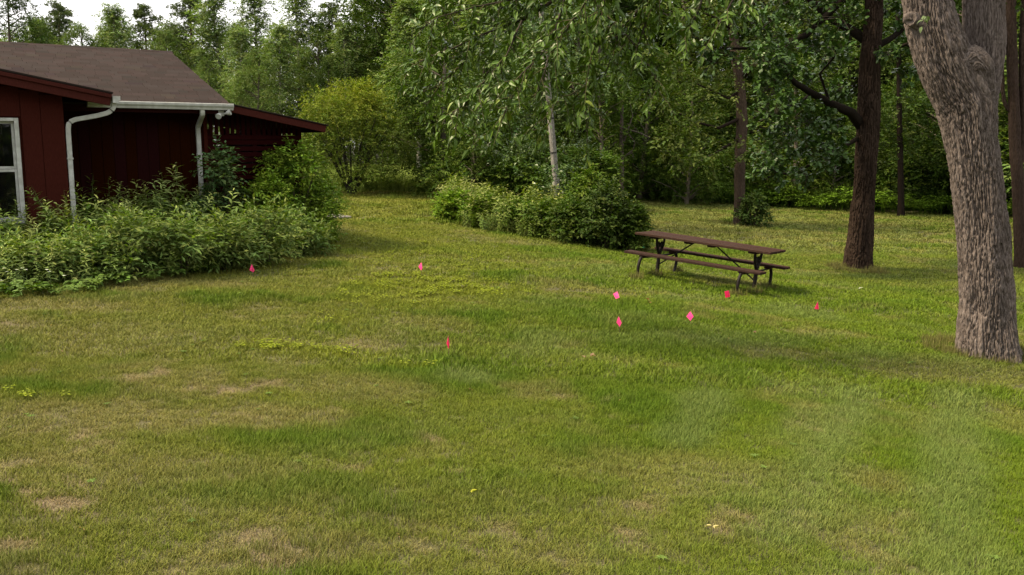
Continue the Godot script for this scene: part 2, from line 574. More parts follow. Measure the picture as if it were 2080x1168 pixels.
func build_materials() -> void:
	M.leaf = leafy(0.6, 0.75)
	M.leaf.metallic_specular = 0.2
	M.shiny_leaf = leafy(0.35, 0.5)
	M.shiny_leaf.metallic_specular = 0.32
	M.grass = leafy(0.7, 0.5)
	M.grass.metallic_specular = 0.25
	M.bark_far = paint(1, 1, 1, 0.95, true)
	M.bark_far.metallic_specular = 0.15
	var bark := paint(1, 1, 1, 0.95, true)
	bark.uv1_triplanar = true
	bark.uv1_scale = Vector3(3.0, 0.9, 3.0)
	bark.albedo_texture = noise_tex(512, 0.02, FastNoiseLite.TYPE_SIMPLEX_SMOOTH, Color(0.62, 0.60, 0.58), Color(1, 1, 1), 5, 5)
	bark.heightmap_enabled = true
	bark.heightmap_texture = noise_tex(512, 0.035, FastNoiseLite.TYPE_SIMPLEX_SMOOTH, Color(0, 0, 0), Color(1, 1, 1), 6, 5)
	bark.heightmap_scale = 0.7
	bark.metallic_specular = 0.15
	M.bark = bark
	# red stained boards
	var red := paint(1, 1, 1, 0.85, true)
	red.uv1_triplanar = true
	red.uv1_world_triplanar = true
	red.uv1_scale = Vector3(6.0, 0.7, 6.0)
	red.albedo_texture = noise_tex(512, 0.03, FastNoiseLite.TYPE_SIMPLEX_SMOOTH, Color(0.72, 0.72, 0.72), Color(1, 1, 1), 31, 5)
	red.heightmap_enabled = true
	red.heightmap_texture = noise_tex(512, 0.06, FastNoiseLite.TYPE_SIMPLEX_SMOOTH, Color(0, 0, 0), Color(1, 1, 1), 32, 4)
	red.heightmap_scale = 0.25
	red.metallic_specular = 0.12
	M.red = red
	var wood := red.duplicate()
	wood.uv1_world_triplanar = false
	wood.uv1_scale = Vector3(0.6, 8.0, 8.0)
	wood.roughness = 0.7
	wood.albedo_texture = noise_tex(512, 0.03, FastNoiseLite.TYPE_SIMPLEX_SMOOTH, Color(0.45, 0.45, 0.45), Color(1, 1, 1), 33, 5)
	M.wood = wood
	var sh := paint(1, 1, 1, 0.95, true)
	sh.uv1_triplanar = true
	sh.uv1_scale = Vector3(5, 5, 5)
	sh.albedo_texture = noise_tex(512, 0.25, FastNoiseLite.TYPE_SIMPLEX_SMOOTH, Color(0.6, 0.6, 0.6), Color(1, 1, 1), 41, 3)
	sh.metallic_specular = 0.2
	M.shingle = sh
	var white := paint(0.42, 0.43, 0.41, 0.5)
	white.uv1_triplanar = true
	white.uv1_scale = Vector3(1.2, 1.2, 1.2)
	white.albedo_texture = noise_tex(256, 0.02, FastNoiseLite.TYPE_SIMPLEX_SMOOTH, Color(0.78, 0.78, 0.75), Color(1, 1, 1), 43, 5)
	M.white = white
	M.dark = paint(0.02, 0.02, 0.022, 0.8)
	M.plaster = paint(0.25, 0.22, 0.2, 0.9)
	var glass := StandardMaterial3D.new()
	glass.albedo_color = Color(0.1, 0.11, 0.11, 0.10)
	glass.transparency = BaseMaterial3D.TRANSPARENCY_ALPHA
	glass.roughness = 0.03
	M.glass = glass
	M.iron = paint(0.011, 0.008, 0.007, 0.6)
	M.iron.metallic_specular = 0.3
	M.pink = paint(0.88, 0.07, 0.30, 0.6)
	M.pink.cull_mode = BaseMaterial3D.CULL_DISABLED
	M.pink.backlight_enabled = true
	M.pink.backlight = Color(0.9, 0.2, 0.5)
	M.green_flag = paint(0.12, 0.75, 0.35, 0.5)
	M.green_flag.cull_mode = BaseMaterial3D.CULL_DISABLED
	M.wire = paint(0.12, 0.06, 0.06, 0.5)
	var soil := paint(1, 1, 1, 1.0, true)
	soil.uv1_triplanar = true
	soil.uv1_world_triplanar = true
	soil.uv1_scale = Vector3(0.9, 0.9, 0.9)
	soil.albedo_texture = noise_tex(1024, 0.09, FastNoiseLite.TYPE_SIMPLEX_SMOOTH, Color(0.45, 0.42, 0.40), Color(1, 1, 1), 51, 5)
	soil.heightmap_enabled = true
	soil.heightmap_texture = noise_tex(512, 0.12, FastNoiseLite.TYPE_SIMPLEX_SMOOTH, Color(0, 0, 0), Color(1, 1, 1), 52, 4)
	soil.heightmap_scale = 2.0
	M.soil = soil
	M.concrete = paint(0.16, 0.14, 0.125, 0.95)
	M.concrete.heightmap_enabled = true
	M.concrete.uv1_triplanar = true
	M.concrete.heightmap_texture = soil.heightmap_texture
	M.concrete.heightmap_scale = 0.5


func patch_color(w: Array, x: float, z: float) -> Color:
	var c := Color(0.112, 0.163, 0.010).lerp(Color(0.145, 0.158, 0.022), clampf(0.45 - x * 0.16, 0, 1))
	c = c.lerp(Color(0.165, 0.162, 0.050), 0.62 * smoothstep(19.0, 30.0, -z) * smoothstep(-1.0, 4.0, x))
	c = c.lerp(Color(0.086, 0.152, 0.009), w[0] * 0.8)
	c = c.lerp(Color(0.205, 0.178, 0.062), w[1] * 0.7)
	c = c.lerp(Color(0.165, 0.212, 0.065), w[2] * 0.7)
	c = c.lerp(Color(0.170, 0.195, 0.013), w[3] * 0.65)
	c = c.lerp(Color(0.27, 0.20, 0.12), w[4] * 0.8)
	return c


func build_ground() -> void:
	var xs := PackedFloat32Array()
	var zs := PackedFloat32Array()
	var x := -12.0
	while x <= 14.0:
		xs.append(x); x += 0.2
	var st := 0.3
	x = 14.0
	while x < 400.0:
		x += st; xs.append(x); st *= 1.12
	st = 0.3
	x = -12.0
	while x > -400.0:
		x -= st; xs.append(x); st *= 1.12
	xs.sort()
	var z := 3.0
	while z >= -24.0:
		zs.append(z); z -= 0.2
	st = 0.3
	z = -24.0
	while z > -420.0:
		z -= st; zs.append(z); st *= 1.06 if z > -70 else 1.15
	st = 0.4
	z = 3.0
	while z < 120.0:
		z += st; zs.append(z); st *= 1.3
	zs.sort()
	var v := PackedVector3Array()
	var n := PackedVector3Array()
	var c := PackedColorArray()
	var ix := PackedInt32Array()
	for zz in zs:
		for xx in xs:
			v.append(Vector3(xx, ground_y(xx, zz), zz))
			n.append(Vector3(ground_y(xx - 0.1, zz) - ground_y(xx + 0.1, zz), 0.2, ground_y(xx, zz - 0.1) - ground_y(xx, zz + 0.1)).normalized())
			var w := patch(xx, zz)
			var g := patch_color(w, xx, zz)
			var s := Color(0.15, 0.125, 0.055).lerp(g * 0.75, 0.5 + 0.4 * smoothstep(14.0, 30.0, -zz))
			s = s.lerp(Color(0.30, 0.21, 0.15), w[4] * 0.8)
			var lawn := smoothstep(52.0, 46.0, -zz)
			s = Color(0.05, 0.042, 0.028).lerp(s, lawn)
			c.append(Color(s.r * 1.15, s.g * 1.15, s.b * 1.15))
	var nx := xs.size()
	for i in zs.size() - 1:
		for j in nx - 1:
			var a := i * nx + j
			ix.append(a); ix.append(a + 1); ix.append(a + nx + 1); ix.append(a); ix.append(a + nx + 1); ix.append(a + nx)
	var arr := []
	arr.resize(Mesh.ARRAY_MAX)
	arr[Mesh.ARRAY_VERTEX] = v; arr[Mesh.ARRAY_NORMAL] = n; arr[Mesh.ARRAY_COLOR] = c; arr[Mesh.ARRAY_INDEX] = ix
	var m := ArrayMesh.new()
	m.add_surface_from_arrays(Mesh.PRIMITIVE_TRIANGLES, arr)
	tag(part("ground", m, M.soil, self), "sloping lawn ground under the grass", "", "", "structure")


# ---------------------------------------------------------------- the house
func build_house() -> void:
	var O := Vector3(-7.079, CAM_Y - 1.919, -15.093)
	BT = Transform3D(Basis(Vector3.UP, 0.635), O)
	var g := RandomNumberGenerator.new()
	g.seed = 77
	var h := thing("house", "low dark red wooden house with brown shingle roof and white gutters", "house", O)
	h.transform = BT
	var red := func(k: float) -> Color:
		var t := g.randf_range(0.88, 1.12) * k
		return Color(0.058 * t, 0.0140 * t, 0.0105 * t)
	# wall bodies with thickness, an opening left for the window
	var w := MB.new()
	var base := Color(0.04, 0.008, 0.007)
	w.box(Vector3(3.35, 2.6, 0.12), Vector3(-3.325, 1.1, -0.08), base)           # left of the window
	w.box(Vector3(0.65, 2.6, 0.12), Vector3(-0.325, 1.1, -0.08), base)           # right of it
	w.box(Vector3(1.0, 0.9, 0.12), Vector3(-1.15, 0.25, -0.08), base)            # under it
	w.box(Vector3(1.0, 0.25, 0.12), Vector3(-1.15, 2.44, -0.08), base)           # over it
	w.box(Vector3(0.12, 2.7, 5.0), Vector3(-0.08, 1.15, -2.64), base)            # right side of the wing
	w.box(Vector3(0.12, 3.2, 7.0), Vector3(-7.05, 1.25, -3.6), base)             # far left side
	w.box(Vector3(2.0, 3.2, 0.12), Vector3(-6.0, 1.1, -0.08), base)
	w.box(Vector3(2.6, 2.75, 0.12), Vector3(1.25, 1.15, -1.075), base)           # main front
	w.box(Vector3(0.12, 2.9, 5.8), Vector3(2.44, 1.2, -4.04), base)              # end wall
	w.box(Vector3(9.6, 2.9, 0.12), Vector3(-2.3, 1.2, -6.95), base)              # back
	# gable triangle of the wing
	var gp := [Vector3(0.0, 2.38, -0.03), Vector3(0.0, 2.72, -0.03), Vector3(-3.5, 3.37, -0.03), Vector3(-7.0, 2.72, -0.03), Vector3(-7.0, 2.38, -0.03)]
	var gq := []
	for p in gp: gq.append(p - Vector3(0, 0, 0.1))
	w.face(gp.duplicate(), Vector3(-3.5, 2.7, -1), base)
	w.face(gq, Vector3(-3.5, 2.7, 1), base)
	part("wall", w.mesh(), M.red, h)
	var fl := MB.new()
	fl.box(Vector3(9.4, 0.1, 6.8), Vector3(-2.3, 0.02, -3.6), Color(0.06, 0.04, 0.03))
	part("floor_slab", fl.mesh(), M.bark_far, h)
	# boards of the wing, with a groove between two
	var x := 0.0
	var edges := [0.0, -0.335, -0.615, -0.90, -1.19, -1.48, -1.77, -2.06, -2.35, -2.64, -2.93, -3.22, -3.51]
	for i in edges.size() - 1:
		var x0: float = edges[i + 1] + 0.006
		var x1: float = edges[i]
		var top: float = 2.69 - 0.187 * x1
		for seg in [[-0.05, 0.68], [2.345, top]] if i in [2, 3, 4, 5] else [[-0.05, top]]:
			var xx1 := minf(x1, -0.675) if false else x1
			var b := MB.new()
			b.box(Vector3(xx1 - x0, seg[1] - seg[0], 0.018), Vector3((x0 + xx1) * 0.5, (seg[0] + seg[1]) * 0.5, -0.007), red.call(1.0), 0.004)
			part("siding_board", b.mesh(), M.red, h)
	# boards of the recessed front, their red darkened to paint in its shade
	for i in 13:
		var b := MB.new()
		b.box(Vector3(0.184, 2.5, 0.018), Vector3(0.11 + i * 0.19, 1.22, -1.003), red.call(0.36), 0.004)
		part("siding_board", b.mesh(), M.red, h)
	var cb := MB.new()
	cb.box(Vector3(0.07, 2.55, 0.05), Vector3(2.565, 1.25, -1.0), red.call(0.9), 0.004)
	part("corner_board", cb.mesh(), M.red, h)
	# window
	var wf := MB.new()
	var wc := Color(1, 1, 1)
	var x0 := -1.63
	var x1 := -0.655
	var y0 := 0.705
	var y1 := 2.325
	for s in [[x1 - 0.03, (y0 + y1) * 0.5, 0.06, y1 - y0], [x0 + 0.03, (y0 + y1) * 0.5, 0.06, y1 - y0]]:
		wf.box(Vector3(s[2], s[3], 0.10), Vector3(s[0], s[1], -0.01), wc)
	for yy in [y1 - 0.025, y0 + 0.03]:
		wf.box(Vector3(x1 - x0 - 0.122, 0.05 if yy > 1.0 else 0.06, 0.096), Vector3((x0 + x1) * 0.5, yy, -0.01), wc)
	var win := part("window", wf.mesh(), M.white, h)
	for k in 2:
		var sa := MB.new()
		var ya := y0 + 0.062 + k * 0.78
		var yb := ya + (0.775 if k == 0 else 0.728)
		var zz := -0.025 - 0.028 * k
		for s in [[x1 - 0.078, 0.034], [x0 + 0.078, 0.034]]:
			sa.box(Vector3(s[1], yb - ya, 0.026), Vector3(s[0], (ya + yb) * 0.5, zz), wc)
		for yy in [ya + 0.02, yb - 0.02]:
			sa.box(Vector3(x1 - x0 - 0.192, 0.04, 0.025), Vector3((x0 + x1) * 0.5, yy, zz), wc)
		part("sash", sa.mesh(), M.white, win)
		var gl := MB.new()
		gl.box(Vector3(x1 - x0 - 0.19, yb - ya - 0.08, 0.004), Vector3((x0 + x1) * 0.5, (ya + yb) * 0.5, zz), wc, 0.001)
		part("pane", gl.mesh(), M.glass, win)
	# wing roof: deck, front fascia, shingle edge
	var sl := 0.187
	for sd in [1, -1]:
		var tilt := Transform3D(Basis(Vector3(0, 0, 1), -atan(sl) * sd), Vector3(0.66 if sd > 0 else -7.66, 2.70, 0))
		var len := 4.16 * sqrt(1.0 + sl * sl)
		var r := MB.new()
		r.box(Vector3(len, 0.05, 5.6), Vector3(-len * 0.5 * sd, -0.01, -2.5), Color(0.035, 0.009, 0.008), 0.004, tilt)
		part("wing_roof", r.mesh(), M.red, h)
		var rs := MB.new()
		rs.box(Vector3(len + 0.02, 0.035, 5.64), Vector3(-len * 0.5 * sd + 0.01, 0.034, -2.5), Color(0.03, 0.02, 0.017), 0.006, tilt)
		part("shingle_layer", rs.mesh(), M.shingle, h)
		var f := MB.new()
		f.box(Vector3(len, 0.155, 0.035), Vector3(-len * 0.5 * sd, -0.095, 0.29), Color(0.062, 0.016, 0.013), 0.004, tilt)
		part("fascia", f.mesh(), M.red, h)
		var f2 := MB.new()
		f2.box(Vector3(len, 0.06, 0.03), Vector3(-len * 0.5 * sd + 0.004, -0.02, 0.318), Color(0.062, 0.016, 0.013), 0.004, tilt)
		part("fascia_trim", f2.mesh(), M.red, h)
		if sd > 0:
			var so := MB.new()
			so.box(Vector3(0.62, 0.012, 5.2), Vector3(-0.36, -0.10, -2.4), Color(0.035, 0.009, 0.008), 0.002, tilt)
			part("soffit", so.mesh(), M.red, h)
	# gutter of the wing runs back from its end cap
	part("gutter", gutter(5.4), M.white, h).transform = Transform3D(Basis(Vector3.UP, PI / 2), Vector3(0.735, 2.63, -2.4))
	# main roof: deck and courses of shingles
	var pit := atan(0.352)
	var dk := MB.new()
	var run := 3.42 / cos(pit)
	for sd in [1, -1]:
		var tilt := Transform3D(Basis(Vector3(1, 0, 0), pit * sd), Vector3(0, 3.80, -3.96))
		dk.box(Vector3(11.0, 0.05, run), Vector3(-2.61, -0.035, run * 0.5 * sd), Color(0.035, 0.009, 0.008), 0.004, tilt)
	part("roof", dk.mesh(), M.red, h)
	var n := 27
	var step := run / n
	for sd in [1, -1]:
		var tilt := Transform3D(Basis(Vector3(1, 0, 0), pit * sd), Vector3(0, 3.80, -3.96))
		for i in n:
			var c := MB.new()
			var u := -8.1 - g.randf() * 0.3
			while u < 2.9:
				var wd := g.randf_range(0.15, 0.34)
				var u1 := minf(u + wd, 2.92)
				var t := g.randf_range(0.86, 1.14) * (1.0 + 0.15 * fine.get_noise_2d(u * 0.5, i * 0.1))
				var zc := (i + 0.5) * step
				var lift := Transform3D(Basis(Vector3(1, 0, 0), 0.15 * sd), Vector3(0, 0.010, zc * sd))
				c.box(Vector3(u1 - u - 0.005, 0.028, step * 1.12), Vector3((u + u1) * 0.5, 0.0, 0.0), Color(0.050 * t, 0.037 * t, 0.033 * t), 0.002, tilt * lift)
				u = u1
			part("shingle_course", c.mesh(), M.shingle, h)
			if sd < 0 and i > 3: break
	var rc := MB.new()
	for i in 36:
		var t := g.randf_range(0.75, 1.2)
		for sd in [1, -1]:
			var tilt := Transform3D(Basis(Vector3(1, 0, 0), pit * sd), Vector3(0, 3.825, -3.96))
			rc.box(Vector3(0.32, 0.012, 0.14), Vector3(2.78 - i * 0.3, 0.004 + 0.004 * (i % 2), 0.066 * sd), Color(0.04 * t, 0.027 * t, 0.024 * t), 0.002, tilt)
	part("ridge_cap", rc.mesh(), M.shingle, h)
	# barge board on the right end, gutter, downspouts
	var bb := MB.new()
	for sd in [1, -1]:
		var tilt := Transform3D(Basis(Vector3(1, 0, 0), pit * sd), Vector3(0, 3.80, -3.96))
		bb.box(Vector3(0.03, 0.13, run - 0.02), Vector3(2.905, -0.085, run * 0.5 * sd), Color(0.035, 0.009, 0.008), 0.003, tilt)
	part("barge_board", bb.mesh(), M.red, h)
	var ef := MB.new()
	ef.box(Vector3(11.0, 0.15, 0.025), Vector3(-2.6, 2.54, -0.565), Color(0.035, 0.009, 0.008))
	ef.box(Vector3(11.0, 0.012, 0.44), Vector3(-2.6, 2.475, -0.79), Color(0.035, 0.009, 0.008))
	part("eave_board", ef.mesh(), M.red, h)
	part("gutter", gutter(2.45), M.white, h).transform = Transform3D(Basis(), Vector3(1.69, 2.585, -0.49))
	part("downspout", spout([Vector3(2.36, 2.56, -0.50), Vector3(2.37, 2.44, -0.51), Vector3(2.40, 2.36, -0.72), Vector3(2.41, 2.23, -0.92), Vector3(2.42, 2.1, -0.945), Vector3(2.43, 0.25, -0.945), Vector3(2.43, 0.14, -0.90)], 0.078, 0.06), M.white, h)
	part("downspout", spout([Vector3(0.71, 2.6, 0.20), Vector3(0.71, 2.50, 0.20), Vector3(0.64, 2.43, 0.18), Vector3(0.48, 2.38, 0.14), Vector3(0.14, 2.31, 0.03), Vector3(0.065, 2.26, 0.0), Vector3(0.05, 2.15, -0.01), Vector3(0.05, 0.2, -0.01)], 0.072, 0.06), M.white, h)
	for e in [[2.425, -0.945, 1.75], [2.428, -0.945, 0.75], [0.05, -0.01, 1.7], [0.05, -0.01, 0.75]]:
		var sb := MB.new()
		sb.box(Vector3(0.092, 0.028, 0.074), Vector3(e[0], e[2], e[1]), Color(1, 1, 1), 0.002)
		part("downspout_strap", sb.mesh(), M.white, h)
	# flood lights under the gutter's end
	var la := MB.new()
	la.box(Vector3(0.10, 0.10, 0.03), Vector3(2.72, 2.475, -0.545), Color(1, 1, 1), 0.01)
	var lamp := part("flood_light", la.mesh(), M.white, h)
	for k in 2:
		var b := MB.new()
		var dir: Vector3 = [Vector3(-0.55, -0.45, 0.7), Vector3(0.75, 0.25, 0.6)][k].normalized()
		var s: Vector3 = Vector3(2.69 + 0.075 * k, 2.465, -0.52)
		var pr := [0.018, 0.02, 0.034, 0.05, 0.055, 0.05]
		var pp := []
		for i in 6: pp.append(s + dir * [0.0, 0.03, 0.05, 0.085, 0.11, 0.118][i])
		b.tube(pp, pr, 14, Color(1, 1, 1))
		part("lamp_head", b.mesh(), M.white, lamp)
	# the lean-to with its slatted front
	var lt := atan(0.187)
	var tl := Transform3D(Basis(Vector3(0, 0, 1), -lt), Vector3(2.86, 2.635, 0))
	var ll := 1.90 / cos(lt)
	var rb := MB.new()
	rb.box(Vector3(ll, 0.03, 4.6), Vector3(ll * 0.5, -0.02, -2.86), Color(0.035, 0.009, 0.008), 0.003, tl)
	part("lean_to_roof", rb.mesh(), M.red, h)
	var rt := MB.new()
	rt.box(Vector3(ll + 0.04, 0.025, 4.66), Vector3(ll * 0.5 + 0.02, 0.012, -2.85), Color(0.03, 0.02, 0.017), 0.006, tl)
	part("lean_to_shingle_layer", rt.mesh(), M.shingle, h)
	var rf := MB.new()
	rf.box(Vector3(ll - 0.05, 0.12, 0.03), Vector3(ll * 0.5 + 0.02, -0.07, -0.55), Color(0.062, 0.016, 0.013), 0.003, tl)
	rf.box(Vector3(0.025, 0.11, 4.5), Vector3(ll - 0.0, -0.07, -2.84), Color(0.035, 0.009, 0.008), 0.003, tl)
	part("lean_to_fascia", rf.mesh(), M.red, h)
	var fl2 := MB.new()
	fl2.box(Vector3(0.36, 0.03, 4.0), Vector3(2.69, 2.635, -3.1), Color(0.035, 0.009, 0.008), 0.003)
	part("roof_flashing", fl2.mesh(), M.red, h)
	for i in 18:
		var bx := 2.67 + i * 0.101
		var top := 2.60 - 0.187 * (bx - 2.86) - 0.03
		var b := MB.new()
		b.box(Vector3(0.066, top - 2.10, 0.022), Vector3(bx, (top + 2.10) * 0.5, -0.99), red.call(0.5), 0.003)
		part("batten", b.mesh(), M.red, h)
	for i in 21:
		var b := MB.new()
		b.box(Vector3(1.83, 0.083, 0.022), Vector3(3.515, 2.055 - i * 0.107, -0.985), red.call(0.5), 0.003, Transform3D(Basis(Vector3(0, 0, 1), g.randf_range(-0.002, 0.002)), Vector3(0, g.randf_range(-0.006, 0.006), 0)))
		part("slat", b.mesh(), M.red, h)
	for px in [2.66, 3.5, 4.40]:
		var b := MB.new()
		b.box(Vector3(0.09, 2.3, 0.09), Vector3(px, 1.05, -1.05), Color(0.035, 0.009, 0.008), 0.004)
		part("post", b.mesh(), M.red, h)
	# its back wall is closed but for a small opening under the roof
	var bw := MB.new()
	bw.box(Vector3(1.85, 1.98, 0.06), Vector3(3.52, 0.9, -4.95), Color(0.035, 0.009, 0.008))
	bw.box(Vector3(1.15, 0.74, 0.06), Vector3(3.17, 2.262, -4.95), Color(0.035, 0.009, 0.008))
	bw.box(Vector3(0.2, 0.40, 0.06), Vector3(4.34, 2.092, -4.95), Color(0.035, 0.009, 0.008))
	part("back_wall", bw.mesh(), M.red, h)
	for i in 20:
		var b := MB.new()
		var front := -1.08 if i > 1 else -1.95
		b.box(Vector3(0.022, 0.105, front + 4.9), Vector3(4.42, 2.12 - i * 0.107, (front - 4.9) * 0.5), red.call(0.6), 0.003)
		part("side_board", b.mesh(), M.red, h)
	# a grey paving slab that shows at the end of the plants
	var sp := at_ground(684, 443)
	var ps := MB.new()
	ps.box(Vector3(1.2, 0.08, 0.9), Vector3(0, 0.0, 0), Color(1, 1, 1), 0.015)
	var slab := part("paving_slab", ps.mesh(), M.concrete, self, sp + Vector3(-0.35, 0.015, 0))
	slab.rotation.y = 0.635
	tag(slab, "small grey concrete slab at the right end of the weed bed", "paving slab")


func gutter(len: float) -> ArrayMesh:
	# a K-shaped gutter along x, open on top
	var mb := MB.new()
	var prof := [Vector2(-0.055, 0.055), Vector2(-0.055, -0.055), Vector2(0.03, -0.055), Vector2(0.04, -0.02), Vector2(0.062, 0.01), Vector2(0.065, 0.05), Vector2(0.052, 0.056), Vector2(0.052, 0.046), Vector2(0.056, 0.012), Vector2(0.034, -0.016), Vector2(0.025, -0.048), Vector2(-0.049, -0.048), Vector2(-0.049, 0.055)]
	for i in prof.size():
		var a: Vector2 = prof[i]
		var b: Vector2 = prof[(i + 1) % prof.size()]
		var nr := Vector2(b.y - a.y, -(b.x - a.x))
		var mid := (a + b) * 0.5 + nr * 5.0
		mb.face([Vector3(-len / 2, a.y, a.x), Vector3(len / 2, a.y, a.x), Vector3(len / 2, b.y, b.x), Vector3(-len / 2, b.y, b.x)], Vector3(0, mid.y, mid.x), Color(1, 1, 1))
	for s in [-1, 1]:
		mb.box(Vector3(0.006, 0.108, 0.09), Vector3(s * (len / 2 - 0.002), 0.0, -0.012), Color(1, 1, 1), 0.001)
		mb.box(Vector3(0.006, 0.06, 0.028), Vector3(s * (len / 2 - 0.002), 0.022, 0.046), Color(1, 1, 1), 0.001)
	return mb.mesh()


func spout(pts: Array, w: float, d: float) -> ArrayMesh:
	# a rectangular downpipe with rounded bends
	var mb := MB.new()
	mb.smooth = true
	var path := []
	for i in pts.size():
		if i == 0 or i == pts.size() - 1:
			path.append(pts[i])
		else:
			var a: Vector3 = pts[i - 1]
			var b: Vector3 = pts[i]
			var c: Vector3 = pts[i + 1]
			var r := minf(0.05, minf(a.distance_to(b), b.distance_to(c)) * 0.4)
			for t in [0.0, 0.5, 1.0]:
				var p := b + (a - b).normalized() * r
				var q := b + (c - b).normalized() * r
				path.append(p.lerp(b, t).lerp(b.lerp(q, t), t))
	var k := mb.v.size()
	var ring := [Vector2(-0.5, -0.4), Vector2(-0.4, -0.5), Vector2(0.4, -0.5), Vector2(0.5, -0.4), Vector2(0.5, 0.4), Vector2(0.4, 0.5), Vector2(-0.4, 0.5), Vector2(-0.5, 0.4)]
	for i in path.size():
		var t: Vector3 = (path[min(i + 1, path.size() - 1)] - path[max(i - 1, 0)]).normalized()
		var side := Vector3(0, 0, 1).cross(t)
		side = Vector3(1, 0, 0) if side.length() < 0.2 else side.normalized()
		if side.x < 0 and absf(t.y) > 0.7: side = -side
		if absf(t.y) <= 0.7 and side.y < 0: side = -side
		var o := t.cross(side)
		for e in ring:
			mb.v.append(path[i] + side * (e.x * w) + o * (e.y * d))
			mb.n.append((side * e.x + o * e.y).normalized())
			mb.c.append(Color(1, 1, 1))
	for i in path.size() - 1:
		for j in 8:
			var a := k + i * 8 + j
			var b := k + i * 8 + (j + 1) % 8
			for e in [a, a + 8, b + 8, a, b + 8, b]: mb.ix.append(e)
	mb.smooth = false
	mb.n.clear()
	return mb.mesh()


# ---------------------------------------------------------------- trunks with bark
# pts: centre line, rad: radii; a grid of displaced points. bark_depth in metres
func bark_tube(pts: Array, rad: Array, around: int, along: int, depth: float, col: Color, cell: float, seed_off: float, flare := 0.0) -> ArrayMesh:
	var cv := Curve3D.new()
	cv.bake_interval = 0.05
	for i in pts.size():
		var t: Vector3 = (pts[min(i + 1, pts.size() - 1)] - pts[max(i - 1, 0)]) / 6.0
		cv.add_point(pts[i], -t, t)
	var total := cv.get_baked_length()
	var offs := []
	for p in pts: offs.append(cv.get_closest_offset(p))
	var v := PackedVector3Array()
	var c := PackedColorArray()
	var n := PackedVector3Array()
	var ix := PackedInt32Array()
	var side := Vector3.ZERO
	var seg := 0
	for i in along + 1:
		var s := total * i / along
		while seg < pts.size() - 2 and s > offs[seg + 1]: seg += 1
		var f: float = clampf((s - offs[seg]) / maxf(offs[seg + 1] - offs[seg], 1e-4), 0, 1)
		var r: float = lerpf(rad[seg], rad[seg + 1], smoothstep(0, 1, f))
		var p := cv.sample_baked(s)
		var t := (cv.sample_baked(minf(s + 0.06, total)) - cv.sample_baked(maxf(s - 0.06, 0))).normalized()
		if side == Vector3.ZERO: side = t.cross(Vector3(0, 0, 1)).normalized()
		side = (side - t * side.dot(t)).normalized()
		var o := t.cross(side)
		for j in around:
			var a := TAU * j / around
			var d := side * cos(a) + o * sin(a)
			var fl := 0.0
			if flare > 0: fl = flare * exp(-s * 3.4) * (0.65 + 0.6 * sin(a * 5.0 + 1.0 + seed_off) * 0.5 + 0.3 * sin(a * 3.0))
			var lump := 0.035 * bark_noise.get_noise_3d(d.x * 1.6, s * 0.9 + seed_off, d.z * 1.6) * r / 0.3
			var q := Vector3(d.x * r, s, d.z * r) / cell
			var warp := bark_noise.get_noise_3d(q.x * 0.3, q.y * 0.13 + seed_off, q.z * 0.3) * 0.55
			var rid := absf(bark_noise.get_noise_3d(q.x * 0.95 + warp, q.y * 0.055 + seed_off, q.z * 0.95 - warp))
			var e := smoothstep(0.0, 0.26, rid)
			var e2 := absf(bark_noise.get_noise_3d(q.x * 0.6 + 40, q.y * 0.55 + seed_off, q.z * 0.6))
			var dis := depth * (e * 0.75 + minf(e2 * 2.0, 1.0) * 0.25 - 0.6)
			v.append(p + d * (r + fl + lump + dis))
			var tn := 1.0 + 0.30 * bark_noise.get_noise_3d(d.x * r * 3.0, s * 0.8 + 9.0, d.z * r * 3.0) + 0.22 * bark_noise.get_noise_3d(q.x * 1.9, q.y * 0.5 + 20, q.z * 1.9)
			c.append(Color(col.r * tn, col.g * tn, col.b * tn))
	for i in along + 1:
		for j in around:
			var u := v[i * around + (j + 1) % around] - v[i * around + (j + around - 1) % around]
			var w := v[min(i + 1, along) * around + j] - v[max(i - 1, 0) * around + j]
			n.append(u.cross(w).normalized())
	for i in along:
		for j in around:
			var a := i * around + j
			var b := i * around + (j + 1) % around
			ix.append(a); ix.append(a + around); ix.append(b + around); ix.append(a); ix.append(b + around); ix.append(b)
	var arr := []
	arr.resize(Mesh.ARRAY_MAX)
	arr[Mesh.ARRAY_VERTEX] = v; arr[Mesh.ARRAY_NORMAL] = n; arr[Mesh.ARRAY_COLOR] = c; arr[Mesh.ARRAY_INDEX] = ix
	var m := ArrayMesh.new()
	m.add_surface_from_arrays(Mesh.PRIMITIVE_TRIANGLES, arr)
	return m

# centre line and radii from [x, y, width] in the photograph, at a distance
func line_at(list: Array, d: float, dd := 0.0) -> Array:
	var pts := []
	var rad := []
	for i in list.size():
		var k: float = d + dd * i / maxf(1.0, list.size() - 1)
		pts.append(at_depth(list[i][0], list[i][1], k))
		rad.append(list[i][2] * 0.5 * k / F)
	return [pts, rad]


